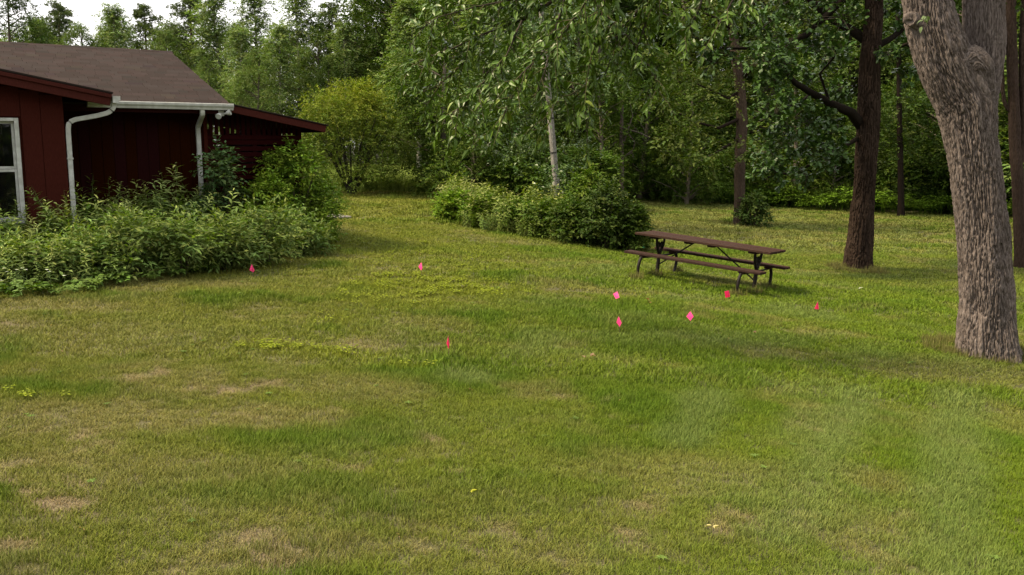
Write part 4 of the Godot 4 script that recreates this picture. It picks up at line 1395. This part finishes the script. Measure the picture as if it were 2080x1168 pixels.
	tag(yb, "big yellow-green bush with dark stems beyond the lean-to", "bush")
	# low growth along the wood's edge and the tall grass at the end of the mown path
	var bm := broad_mesh(5, 0.75, 9, 0.15, 0.09, Color(0.095, 0.165, 0.016))
	var bm2 := weed_mesh(6, 1.0, 26, 0.13, 0.04, Color(0.07, 0.115, 0.025), Color(0.12, 0.15, 0.03))
	var wa := []
	var wb := []
	var ca := PackedColorArray()
	var cb := PackedColorArray()
	for i in 4200:
		var x := g.randf_range(3.0, 34.0)
		var edge := lerpf(44.0, 37.5, clampf((x - 7.0) / 13.0, 0, 1))
		var z := -(edge + pow(g.randf(), 1.5) * 9.0)
		if z > -edge - 0.5 and g.randf() < 0.5: continue
		var s := g.randf_range(0.6, 1.25) * (1.0 + 0.9 * tone.get_noise_2d(x * 0.7, z * 0.7))
		var tr := Transform3D(Basis(Vector3.UP, g.randf() * TAU).scaled(Vector3(s, s, s)), Vector3(x, ground_y(x, z) - 0.02, z))
		var k := g.randf_range(0.7, 1.3)
		if i % 3: wa.append(tr); ca.append(Color(k, k, k))
		else: wb.append(tr); cb.append(Color(k, k, k))
	tag(scatter("undergrowth", bm, M.leaf, wa, ca, self), "low green undergrowth of broad leaves along the wood's edge beyond the right lawn")
	tag(scatter("undergrowth", bm2, M.leaf, wb, cb, self), "taller leafy stalks among the undergrowth along the wood's edge")
	var tall := tuft_mesh(8, 26, 0.16, 0.8, 0.016)
	var wt := []
	var ct := PackedColorArray()
	for i in 3600:
		var d := g.randf_range(38.5, 49.0)
		var x := (g.randf_range(-0.19, -0.055) + g.randfn(0, 0.008)) * d
		if x > -0.09 * d and d < 40: continue
		var s := g.randf_range(0.6, 1.15)
		wt.append(Transform3D(Basis(Vector3.UP, g.randf() * TAU).scaled(Vector3(s, s, s)), Vector3(x, ground_y(x, -d), -d)))
		var k := g.randf_range(0.8, 1.2)
		ct.append(Color(0.20 * k, 0.26 * k, 0.055 * k))
	tag(scatter("tall_grass", tall, M.grass, wt, ct, self), "tall unmown meadow grass at the far end of the mown path")


# ---------------------------------------------------------------- the two planted beds
func build_beds() -> void:
	var g := RandomNumberGenerator.new()
	g.seed = 4321
	# front edge of the bed by the house, from the photograph to the ground
	var edge := []
	for e in [[-140, 636], [0, 618], [110, 610], [230, 593], [330, 575], [430, 560], [520, 543], [585, 521], [635, 500], [662, 482]]:
		edge.append(at_ground(e[0], e[1]))
	var kinds := [weed_mesh(11, 1.0, 24, 0.22, 0.062, Color(0.120, 0.170, 0.045), Color(0.24, 0.29, 0.09)), weed_mesh(12, 0.9, 22, 0.20, 0.075, Color(0.096, 0.150, 0.032), Color(0.20, 0.27, 0.06)), weed_mesh(13, 1.15, 30, 0.21, 0.052, Color(0.135, 0.180, 0.055), Color(0.27, 0.31, 0.10)), broad_mesh(14, 0.42, 8, 0.19, 0.115, Color(0.080, 0.130, 0.024)), weed_mesh(15, 0.85, 34, 0.13, 0.05, Color(0.115, 0.180, 0.026), Color(0.23, 0.29, 0.05))]
	var spots := [[], [], [], [], []]
	var cols := [PackedColorArray(), PackedColorArray(), PackedColorArray(), PackedColorArray(), PackedColorArray()]
	var inv := BT.affine_inverse()
	for i in 1600:
		var s := (1.0 - pow(g.randf(), 1.25)) * (edge.size() - 1)
		var a: Vector3 = edge[int(s)].lerp(edge[min(int(s) + 1, edge.size() - 1)], s - int(s))
		# inwards: towards the house
		var q := inv * a
		var back := (-0.9 if q.x > 0.05 else 0.12) if q.x < 2.5 else -0.85
		if q.x > 4.5: back = maxf(-3.0, q.z - 2.2)
		var dz := pow(g.randf(), 0.85)
		var p := BT * Vector3(q.x + g.randf_range(-0.12, 0.12), 0, lerpf(q.z - 0.12, back, dz))
		p.y = ground_y(p.x, p.z)
		var lush: bool = q.x > 3.2
		var k := g.randi() % 3
		if dz < 0.16 and g.randf() < 0.7: k = 3
		if lush and k != 3 and g.randf() < 0.75: k = 4
		var hgt := lerpf(0.45, 0.98, smoothstep(0.0, 0.75, dz)) * g.randf_range(0.65, 1.12) * (1.0 + 0.5 * tone.get_noise_2d(p.x * 1.6, p.z * 1.6))
		if q.x < -0.2: hgt *= 0.85
		if q.x > 0.3 and q.x < 2.6: hgt *= 1.0
		if q.x > 3.0: hgt *= 0.9
		spots[k].append(Transform3D(Basis(Vector3.UP, g.randf() * TAU).rotated(Vector3(1, 0, 0), g.randf_range(-0.42, 0.42)).rotated(Vector3(0, 0, 1), g.randf_range(-0.42, 0.42)).scaled(Vector3(hgt, hgt, hgt)), p))
		var t := g.randf_range(0.75, 1.25)
		cols[k].append(Color(t * g.randf_range(0.9, 1.15), t, t * g.randf_range(0.85, 1.1)))
	var names := ["narrow-leaved grey-green weeds filling the bed in front of the house", "leafy mid-green weeds mixed through the bed in front of the house", "tallest narrow-leaved weeds at the back of the house's bed", "low broad-leaved plants along the front edge of the house's bed", "fresh green weeds at the right end of the house's bed"]
	for k in 5:
		tag(scatter("weed_bed", kinds[k], M.leaf, spots[k], cols[k], self), names[k])
	# stalks that stand up against the dark wall
	for e in [[118, 470, 1.15], [25, 490, 1.2], [185, 490, 1.15], [235, 480, 1.1], [300, 455, 1.4], [318, 470, 1.15], [352, 455, 1.3], [385, 455, 1.2], [432, 440, 1.3], [275, 470, 1.1]]:
		var q := inv * at_depth(e[0], e[1], 14.4)
		var zz := 0.45 if q.x < 0 else g.randf_range(-0.5, 0.1)
		var p := BT * Vector3(q.x, 0, zz)
		p.y = ground_y(p.x, p.z)
		var s: float = e[2] / 1.2 * 0.93
		var o := part("weed_stalk", kinds[2], M.leaf, self, p)
		o.transform = Transform3D(Basis(Vector3.UP, g.randf() * TAU).scaled(Vector3(s, s, s)), p)
		tag(o, "tall leafy weed stalk standing up above the bed against the dark red wall", "weed", "tall stalks against the red wall")
	# a sapling with dark leaves in front of the slats
	var sap := make_bush(95, 0.42, 1.85, 15, 0.10, 0.055, Color(0.060, 0.100, 0.035), 4)
	add_child(sap)
	sap.name = numbered("sapling")
	var q0 := inv * at_depth(500, 400, 15.9)
	sap.position = BT * Vector3(q0.x, 0, -0.35)
	sap.position.y = ground_y(sap.position.x, sap.position.z)
	tag(sap, "dark-leaved sapling rising in front of the slatted wall", "sapling")
	# the lush rounded shrub at the bed's right end
	for e in [[596, 440, 0.86, 1.95, 18.0, "rounded fresh green shrub at the right end of the house's bed, under the lean-to's eave"], [645, 425, 0.5, 1.25, 18.8, "smaller fresh green shrub at the far right corner of the house's bed"], [548, 450, 0.5, 1.35, 17.2, "fresh green shrub in front of the slatted wall, right of the sapling"]]:
		var b := make_bush(96 + int(e[0]), e[2], e[3], 56, 0.07, 0.040, Color(0.115, 0.180, 0.020), 7)
		add_child(b)
		b.name = numbered("green_shrub")
		var p := at_depth(e[0], e[1], e[4])
		b.position = Vector3(p.x, ground_y(p.x, p.z), p.z)
		tag(b, e[5], "shrub")
	for e in [[30, 12.6, 0.5, 0.5, "low rounded leafy bush at the left end of the house's bed"], [150, 12.9, 0.55, 0.58, "low rounded leafy bush below the window's corner in the house's bed"], [265, 13.4, 0.6, 0.75, "rounded grey-green bush in front of the left downspout"], [365, 13.9, 0.6, 0.75, "rounded leafy bush in front of the recessed wall"], [455, 14.6, 0.6, 0.75, "rounded leafy bush in front of the right downspout"], [535, 15.3, 0.6, 0.8, "light leafy bush behind the flag at the house's bed"], [610, 16.6, 0.55, 0.8, "light leafy bush in front of the shrub at the bed's right end"]]:
		var b := make_bush(700 + int(e[0]), e[2] * 0.9, e[3] * g.randf_range(0.7, 1.15), 24, 0.11, 0.034, Color(0.118, 0.165, 0.042) * g.randf_range(0.85, 1.15), 6)
		add_child(b)
		b.name = numbered("bed_bush")
		var p := at_depth(e[0], 500, e[1])
		b.position = Vector3(p.x, ground_y(p.x, p.z), p.z)
		tag(b, e[4], "bush", "leafy bushes in the bed by the house")
	# white blossoms at the left
	for e in [[8, 545], [14, 552], [45, 545], [52, 548], [95, 548], [100, 552], [130, 560], [3, 570], [34, 548]]:
		var p := at_depth(e[0], e[1], 11.9)
		var gy := ground_y(p.x, p.z)
		var f := thing("white_wildflower", "small white wildflower among the weeds at the bed's left end", "wildflower", Vector3(p.x, gy, p.z), "white wildflowers in the weed bed")
		var st := MB.new()
		st.tube([Vector3.ZERO, Vector3(0.01, (p.y - gy) * 0.5, 0.0), Vector3(0, p.y - gy, 0)], [0.003, 0.003, 0.002], 4, Color(0.08, 0.12, 0.04), false)
		part("stem", st.mesh(), M.leaf, f)
		var fl := MB.new()
		for k in 9:
			var an := TAU * k / 9.0
			fl.leaf(Vector3(0, p.y - gy, 0), Vector3(cos(an), 0.25, sin(an)).normalized(), Vector3.UP, 0.026, 0.014, Color(0.78, 0.78, 0.74), 0.1, 0.1)
		part("blossom", fl.mesh(), M.leaf, f)
	# the island bed in the middle
	var out := []
	for e in [[905, 420], [915, 440], [950, 462], [1000, 474], [1080, 484], [1150, 494], [1215, 502], [1275, 502]]:
		out.append(at_ground(e[0], e[1]))
	var ik := [weed_mesh(21, 0.75, 24, 0.17, 0.06, Color(0.110, 0.145, 0.030), Color(0.24, 0.25, 0.08)), weed_mesh(22, 0.7, 24, 0.16, 0.065, Color(0.084, 0.128, 0.022), Color(0.17, 0.20, 0.05)), tuft_mesh(23, 20, 0.12, 0.62, 0.010)]
	var isp := [[], [], []]
	var ic := [PackedColorArray(), PackedColorArray(), PackedColorArray()]
	for i in 1500:
		var s := pow(g.randf(), 1.0) * (out.size() - 1)
		var a: Vector3 = out[int(s)].lerp(out[min(int(s) + 1, out.size() - 1)], s - int(s))
		var dz := g.randf()
		var p := a + Vector3(g.randf_range(-0.15, 0.15) + dz * 0.3, 0, -dz * 4.2 + 0.1)
		p.y = ground_y(p.x, p.z)
		var k := 2 if g.randf() < 0.2 else g.randi() % 2
		var hgt := lerpf(0.55, 1.15, smoothstep(0.0, 0.3, dz)) * g.randf_range(0.75, 1.15)
		hgt *= 1.0 + 0.6 * tone.get_noise_2d(p.x * 1.5 + 20, p.z * 1.5)
		isp[k].append(Transform3D(Basis(Vector3.UP, g.randf() * TAU).rotated(Vector3(1, 0, 0), g.randf_range(-0.4, 0.4)).rotated(Vector3(0, 0, 1), g.randf_range(-0.4, 0.4)).scaled(Vector3(hgt, hgt, hgt)), p))
		var t := g.randf_range(0.8, 1.2)
		ic[k].append(Color(t, t, t) if k < 2 else Color(0.15 * t, 0.175 * t, 0.045 * t))
	var inames := ["yellow-tipped weeds filling the island bed in the lawn", "leafy green weeds filling the island bed in the lawn", "long grass growing through the island bed"]
	for k in 3:
		tag(scatter("island_weeds" if k < 2 else "island_grass", ik[k], M.leaf if k < 2 else M.grass, isp[k], ic[k], self), inames[k])
	for e in [[925, 440, 0.55, 0.7, 25.4, 0.105, "low light green bush at the left tip of the island bed"], [985, 455, 0.55, 0.6, 24.2, 0.088, "low green bush in the left half of the island bed"], [1050, 470, 0.55, 0.65, 23.2, 0.072, "spreading green bush in the middle of the island bed"], [1115, 480, 0.6, 0.7, 22.2, 0.060, "darker low bush right of the island bed's middle"], [1165, 490, 0.55, 0.85, 21.4, 0.052, "dark low bush just left of the dark rounded bush in the island bed"],
		[1232, 500, 0.62, 1.35, 20.9, 0.042, "dark rounded leafy bush at the right end of the island bed, behind the picnic table"], [1190, 470, 0.5, 1.6, 22.2, 0.072, "taller lighter bush close behind the dark bush in the island bed"], [1275, 495, 0.5, 0.95, 21.0, 0.055, "small dark bush at the island bed's right tip by the picnic table"]]:
		var b := make_bush(130 + int(e[0]), e[2], e[3], 44, 0.095, 0.055, Color(e[5], e[5] * 1.6, 0.014), 7)
		add_child(b)
		b.name = numbered("island_bush")
		var p := at_depth(e[0], e[1], e[4])
		b.position = Vector3(p.x, ground_y(p.x, p.z), p.z)
		tag(b, e[6], "bush")


# ---------------------------------------------------------------- the picnic table
func build_table() -> void:
	var g := RandomNumberGenerator.new()
	g.seed = 5150
	var yaw := -0.617
	var l := Vector3(cos(yaw) * cos(-0.08), sin(-0.08), -sin(yaw) * cos(-0.08))
	var c := Vector3(-sin(yaw) * cos(-0.036), sin(-0.036), -cos(yaw) * cos(-0.036))
	var u := c.cross(l)
	if u.y < 0: u = -u
	u = u.normalized()
	l = l.normalized()
	var zx := l.cross(u).normalized()
	var t := thing("picnic_table", "weathered red-brown picnic table with attached benches and curved dark iron legs", "picnic table", Vector3(3.35, CAM_Y - 2.408, -16.275))
	t.basis = Basis(l, u, zx)
	var plank := func(called: String, len: float, wid: float, th: float, at: Vector3, k: float) -> void:
		var mb := MB.new()
		var e := g.randf_range(0.85, 1.15) * k
		mb.box(Vector3(len, th, wid), at, Color(0.082 * e, 0.046 * e, 0.037 * e), 0.005)
		part(called, mb.mesh(), M.wood, t)
	for i in 5:
		plank.call("top_plank", 2.49 + g.randf_range(-0.012, 0.012), 0.143, 0.04, Vector3(g.randf_range(-0.006, 0.006), 0.74 + g.randf_range(-0.002, 0.002), -0.298 + i * 0.149), 1.0)
	for s in [-1, 1]:
		for i in 2:
			plank.call("bench_plank", 2.49 + g.randf_range(-0.01, 0.01), 0.127, 0.04, Vector3(0, 0.43, s * (0.584 + 0.0665 * (i * 2 - 1))), 0.95)
	for x in [-0.912, -0.27, 0.16, 0.912]:
		plank.call("cleat", 0.14 if absf(x) > 0.5 else 0.10, 0.62, 0.035, Vector3(x, 0.702, 0), 0.8)
	for x in [-0.912, 0.912]:
		for s in [-1, 1]:
			plank.call("bench_cleat", 0.09, 0.22, 0.03, Vector3(x, 0.394, s * 0.584), 0.7)
			# curved iron leg: from the bench out and down, back in at the ground
			var mb := MB.new()
			var pts := []
			var rad := []
			for i in 13:
				var a := lerpf(1.55, -1.0, i / 12.0)
				pts.append(Vector3(x, 0.195 + 0.205 * sin(a) + (0.0 if i < 12 else -0.03), s * (0.615 + 0.145 * cos(a))))
				rad.append(0.027)
			mb.tube(pts, rad, 8, Color(1, 1, 1))
			part("curved_leg", mb.mesh(), M.iron, t)
			var br := MB.new()
			br.tube([Vector3(x, 0.37, s * 0.02), Vector3(x, 0.365, s * 0.3), Vector3(x, 0.372, s * 0.66)], [0.016, 0.016, 0.016], 8, Color(1, 1, 1))
			part("bench_bar", br.mesh(), M.iron, t)
		# middle leg: splayed foot, stem, two arms and two scrolls
		var ml := MB.new()
		ml.tube([Vector3(x, 0.06, 0), Vector3(x, 0.2, 0), Vector3(x, 0.40, 0), Vector3(x, 0.46, 0)], [0.040, 0.033, 0.035, 0.040], 10, Color(1, 1, 1))
		for s in [-1, 1]:
			ml.tube([Vector3(x, 0.11, s * 0.008), Vector3(x, 0.05, s * 0.03), Vector3(x, -0.01, s * 0.075)], [0.026, 0.024, 0.018], 8, Color(1, 1, 1))
			ml.tube([Vector3(x, 0.40, s * 0.012), Vector3(x, 0.47, s * 0.07), Vector3(x, 0.55, s * 0.125), Vector3(x, 0.63, s * 0.145), Vector3(x, 0.69, s * 0.15)], [0.028, 0.025, 0.023, 0.022, 0.022], 8, Color(1, 1, 1))
		part("middle_leg", ml.mesh(), M.iron, t)
		for s in [-1, 1]:
			var sc := MB.new()
			var pts := []
			var rad := []
			for i in 16:
				var a := -1.3 + i * 0.42
				var r := 0.055 - 0.0022 * i
				pts.append(Vector3(x, 0.57 + sin(a) * r, s * (0.062 - cos(a) * r * 0.85)))
				rad.append(0.015)
			pts.push_front(Vector3(x, 0.45, s * 0.02))
			rad.push_front(0.011)
			sc.tube(pts, rad, 7, Color(1, 1, 1))
			part("scroll", sc.mesh(), M.iron, t)
		var tp := MB.new()
		tp.box(Vector3(0.04, 0.012, 0.46), Vector3(x, 0.682, 0), Color(1, 1, 1), 0.003)
		part("iron_strap", tp.mesh(), M.iron, t)
		var rod := MB.new()
		var inner := -0.27 if x < 0 else 0.16
		rod.tube([Vector3(x, 0.2, 0), Vector3(inner, 0.685, 0)], [0.0125, 0.0125], 8, Color(1, 1, 1))
		part("brace_rod", rod.mesh(), M.iron, t)


# ---------------------------------------------------------------- marking flags
func build_flags() -> void:
	var list := [
		[[[511.4, 535.8], [506.8, 548.5], [514.0, 553.3], [517.3, 549.8]], 562, "pink marking flag at the front edge of the weed bed by the house"],
		[[[856, 532.8], [850, 541.7], [855.5, 549.3], [857.9, 544.4]], 560, "pink marking flag on the mown path just behind the yellow-green patch"],
		[[[910.7, 681.7], [907.1, 697.9], [911.2, 708.7], [913, 699.2]], 728, "narrow pink marking flag standing alone, nearest to the viewer, by the lush dark grass"],
		[[[1254.2, 592], [1245.5, 597], [1250.8, 607], [1258.2, 604.5]], 622, "pink marking flag left of the brown leaf litter, between island bed and viewer"],
		[[[1480.8, 590], [1471.8, 592], [1473.7, 605], [1483.2, 603]], 617, "square pink marking flag beside the picnic table's near right leg"],
		[[[1402.3, 632.3], [1394.3, 642.8], [1402.3, 651.6], [1408.9, 642.8]], 664, "diamond-shaped pink marking flag in front of the picnic table's middle"],
		[[[1661.4, 612], [1654.3, 627], [1658.5, 628.2], [1663.2, 627.8]], 641, "pointed pink marking flag right of the picnic table"],
		[[[1256.3, 642.3], [1252.3, 654.8], [1258.7, 664], [1262.7, 656]], 678, "folded pink marking flag, nearer of the two left of the picnic table"],
		[[[1307.9, 494.8], [1304.7, 502.7], [1309, 504.8], [1310.3, 499.3]], 512, "small pale green marking flag between island bed and picnic table"],
	]
	for k in list.size():
		var e: Array = list[k]
		var ps: Array = e[0]
		var mx := 0.0
		for p in ps: mx += p[0] / 4.0
		var base := at_ground(mx + 1.0, e[1])
		var d := -base.z
		var green := k == 8
		var f := thing("marking_flag", e[2], "marking flag", base, "marking flags stuck in the lawn")
		var mat: Material = M.green_flag if green else M.pink
		var pts := []
		for i in 4:
			var off: float = [0.0, 0.05, -0.02, -0.06][i] * (1.0 if k % 2 else -1.0)
			pts.append(at_depth(ps[i][0], ps[i][1], d + off) - base)
		var mb := MB.new()
		var th := Vector3(0, 0, 0.0012)
		var mid: Vector3 = (pts[0] + pts[2]) * 0.5 + Vector3(0, 0, 0.008)
		for s in [1, -1]:
			for i in 4:
				mb.face([pts[i] + th * s, pts[(i + 1) % 4] + th * s, mid + th * s], mid - Vector3(0, 0, 1) * s, Color(1, 1, 1))
		part("flag", mb.mesh(), mat, f)
		var wr := MB.new()
		var top: Vector3 = pts[0]
		wr.tube([Vector3(0, -0.02, 0), top * 0.5 + Vector3(0.004, 0, 0), top], [0.0021, 0.0021, 0.0021], 5, Color(1, 1, 1))
		part("wire", wr.mesh(), M.wire, f)


func build_litter() -> void:
	var g := RandomNumberGenerator.new()
	g.seed = 808
	var list := [
		[955, 1014, 0.05, Color(0.42, 0.42, 0.05), "single yellow-green fallen leaf on the grass, lower middle of the lawn"],
		[1432, 1084, 0.045, Color(0.55, 0.48, 0.22), "pale curled dry leaf on the near lawn, left one of a pair"],
		[1446, 1087, 0.045, Color(0.55, 0.48, 0.22), "pale curled dry leaf on the near lawn, right one of a pair"],
		[1318, 615, 0.09, Color(0.30, 0.14, 0.08), "brown dead leaf on the grass in front of the picnic table's left end"],
		[1322, 622, 0.06, Color(0.42, 0.26, 0.16), "smaller tan dead leaf just below the brown one by the pink flag"],
		[1200, 733, 0.08, Color(0.42, 0.28, 0.18), "tan dead leaf on the grass below the pair of pink flags"],
		[1188, 735, 0.05, Color(0.34, 0.24, 0.15), "small tan leaf scrap left of the tan dead leaf"],
		[1743, 592, 0.10, Color(0.62, 0.62, 0.58), "white scrap lying on the grass right of the picnic table"],
		[1530, 683, 0.06, Color(0.34, 0.20, 0.15), "reddish-brown leaf scrap on the lawn below the diamond flag"],
		[1833, 492, 0.10, Color(0.62, 0.66, 0.58), "tiny whitish scrap on the far lawn between the dark oak and the forked tree"],
	]
	for e in list:
		var p := at_ground(e[0], e[1])
		var mb := MB.new()
		var a := g.randf() * TAU
		mb.big_leaf(Vector3.ZERO, Vector3(cos(a), 0.1, sin(a)).normalized(), Vector3.UP, e[2] * 0.9, e[2] * 0.42, e[3] * 0.75, -0.25, 0.5)
		mb.big_leaf(Vector3(0.004, 0.004, 0.004), Vector3(cos(a + 1.4), 0.35, sin(a + 1.4)).normalized(), Vector3.UP, e[2] * 0.65, e[2] * 0.32, e[3] * 0.6, 0.2, 0.5)
		var o := part("fallen_leaf", mb.mesh(), M.leaf, self, p + Vector3(0, 0.045, 0))
		tag(o, e[4], "leaf" if not "white" in e[4] else "scrap", "litter lying on the lawn")


# ---------------------------------------------------------------- the lawn's grass
func build_grass() -> void:
	var g := RandomNumberGenerator.new()
	g.seed = 99
	var inv := BT.affine_inverse()
	var sets := [
		[3.6, 8.5, 1050.0, 22, 0.05, 0.050, 0.0032], [8.5, 14.0, 480.0, 20, 0.07, 0.055, 0.0050],
		[14.0, 24.0, 180.0, 19, 0.10, 0.062, 0.0085], [24.0, 47.0, 48.0, 18, 0.15, 0.085, 0.018]]
	# longer grass that the mower misses: [where, radius, tufts]
	var feet := [[at_ground(2008, 722) + Vector3(0, 0, -0.2), 0.50, 420.0], [at_ground(1743, 552) + Vector3(0, 0, -0.15), 0.42, 240.0]]
	for q in [[1297, 568], [1332, 560], [1498, 601], [1531, 595], [1561, 587], [1371, 552]]: feet.append([at_ground(q[0], q[1]), 0.08, 16.0])
	for si in sets.size():
		var e: Array = sets[si]
		var meshes := []
		for k in 4: meshes.append(tuft_mesh(900 + si * 10 + k, e[3], e[4], e[5], e[6], 0.06 if k < 2 else 0.26))
		var where := [[], [], [], []]
		var cols := [PackedColorArray(), PackedColorArray(), PackedColorArray(), PackedColorArray()]
		var half0 := 0.56
		var area: float = half0 * (e[1] * e[1] - e[0] * e[0]) + 2.0 * 1.4 * (e[1] - e[0])
		for i in int(area * e[2]):
			var d := sqrt(lerpf(e[0] * e[0], e[1] * e[1], g.randf()))
			var x := g.randf_range(-1, 1) * (half0 * d + 1.4)
			var z := -d
			var q := inv * Vector3(x, 0, z)
			if q.x < 4.6 and q.z < (0.6 if q.x < 0.1 else -0.1): continue
			if d > 36.0 and d > lerpf(45.0, 38.5, clampf((x - 7.0) / 13.0, 0, 1)): continue
			if x < -0.42 * d and d > 20.0: continue
			var w := patch(x, z)
			if w[4] > 0.3 and g.randf() < w[4] * 0.5: continue
			if w[1] > 0.4 and g.randf() < w[1] * 0.3: continue
			var c := patch_color(w, x, z)
			var k := g.randf_range(0.82, 1.18)
			var h: float = 0.85 + 0.75 * w[0] + 0.45 * w[2] - 0.25 * w[1] - 0.35 * w[4]
			h *= g.randf_range(0.75, 1.25)
			var lean := Vector3(0.15 * w[2] + g.randf_range(-0.15, 0.15), 1, g.randf_range(-0.15, 0.15)).normalized()
			var b := Basis(Quaternion(Vector3.UP, lean)) * Basis(Vector3.UP, g.randf() * TAU).scaled(Vector3(1.0, h, 1.0))
			var m := g.randi() % 2 + (2 if g.randf() < 0.22 + 0.7 * w[1] + 0.5 * w[4] + (0.2 if x < 0.0 else 0.0) - 0.5 * w[0] else 0)
			where[m].append(Transform3D(b, Vector3(x, ground_y(x, z), z)))
			cols[m].append(Color(c.r * k * g.randf_range(0.93, 1.07), c.g * k, c.b * k))
		if si == 1 or si == 2:
			for foot in feet:
				if -foot[0].z < e[0] or -foot[0].z >= e[1]: continue
				for i in int(foot[2]):
					var a := g.randf() * TAU
					var rr: float = foot[1] * g.randf_range(0.8, 1.5)
					var p: Vector3 = foot[0] + Vector3(cos(a) * rr, 0, sin(a) * rr)
					var hh := g.randf_range(1.2, 3.2)
					where[i % 4].append(Transform3D(Basis(Vector3.UP, g.randf() * TAU).scaled(Vector3(0.8, hh, 0.8)), Vector3(p.x, ground_y(p.x, p.z), p.z)))
					var k := g.randf_range(0.8, 1.1)
					cols[i % 4].append(Color(0.15 * k, 0.145 * k, 0.045 * k))
		for k in 4:
			tag(scatter("lawn_grass", meshes[k], M.grass, where[k], cols[k], self), ["short mown grass of the near lawn", "short mown grass of the middle lawn", "short mown grass around the picnic table", "short mown grass of the far lawn"][si])
	# creeping yellow-green plants in the yellow patches
	var mb := MB.new()
	for i in 9:
		var a := i * 2.4
		var r := 0.02 + 0.006 * i
		var k := g.randf_range(0.8, 1.2)
		mb.leaf(Vector3(cos(a) * r * 0.5, 0.035 + 0.004 * i, sin(a) * r * 0.5), Vector3(cos(a), 0.15, sin(a)).normalized(), Vector3.UP, 0.038, 0.032, Color(0.155 * k, 0.185 * k, 0.014), 0.1, 0.2)
	var wh := []
	var cc := PackedColorArray()
	for i in 26000:
		var d := sqrt(lerpf(25.0, 380.0, g.randf()))
		var x := g.randf_range(-0.56, 0.56) * d
		var w := patch(x, -d)
		if g.randf() > w[3] * w[3] * (0.35 + 1.3 * fine.get_noise_2d(x * 1.3, d * 1.3)): continue
		var s := g.randf_range(0.7, 1.3)
		wh.append(Transform3D(Basis(Vector3.UP, g.randf() * TAU).scaled(Vector3(s, s, s)), Vector3(x, ground_y(x, -d), -d)))
		var k := g.randf_range(0.8, 1.25)
		cc.append(Color(k, k, k))
	# broad rosettes and dead leaf scraps scattered through the grass
	var ro := MB.new()
	for i in 8:
		var a := i * 2.4
		ro.big_leaf(Vector3(cos(a) * 0.006, 0.025, sin(a) * 0.006), Vector3(cos(a), 0.45, sin(a)).normalized(), Vector3.UP, g.randf_range(0.05, 0.085), 0.026, Color(0.11, 0.165, 0.035) * g.randf_range(0.85, 1.2), 0.3, 0.15)
	var sc := MB.new()
	sc.big_leaf(Vector3(0, 0.04, 0), Vector3(0, 0.1, 1).normalized(), Vector3.UP, 0.045, 0.02, Color(0.34, 0.25, 0.15), -0.3, 0.5)
	sc.big_leaf(Vector3(0.03, 0.035, 0.02), Vector3(0.8, 0.0, 0.4).normalized(), Vector3.UP, 0.03, 0.012, Color(0.26, 0.18, 0.11), 0.2, 0.4)
	var wr := []
	var cr := PackedColorArray()
	var ws := []
	var cs := PackedColorArray()
	for i in 230:
		var d := sqrt(lerpf(22.0, 300.0, g.randf()))
		var x := g.randf_range(-0.56, 0.56) * d
		var q := inv * Vector3(x, 0, -d)
		if q.z < 1.5 and q.x < 5.0: continue
		var s := g.randf_range(0.28, 0.6)
		var tr := Transform3D(Basis(Vector3.UP, g.randf() * TAU).scaled(Vector3(s, s * 1.6, s)), Vector3(x, ground_y(x, -d) + 0.002, -d))
		var k := g.randf_range(0.75, 1.25)
		if i % 5 < 4: wr.append(tr); cr.append(Color(k, k, k))
		else: ws.append(tr); cs.append(Color(k, k * g.randf_range(0.85, 1.0), k * g.randf_range(0.7, 1.0)))
	tag(scatter("lawn_weeds", ro.mesh(), M.leaf, wr, cr, self), "small broad-leaved weeds scattered through the lawn")
	tag(scatter("leaf_litter", sc.mesh(), M.leaf, ws, cs, self), "tiny dead leaf scraps scattered through the lawn")
	tag(scatter("creeping_clover", mb.mesh(), M.leaf, wh, cc, self), "patches of low yellow-green clover in the lawn")
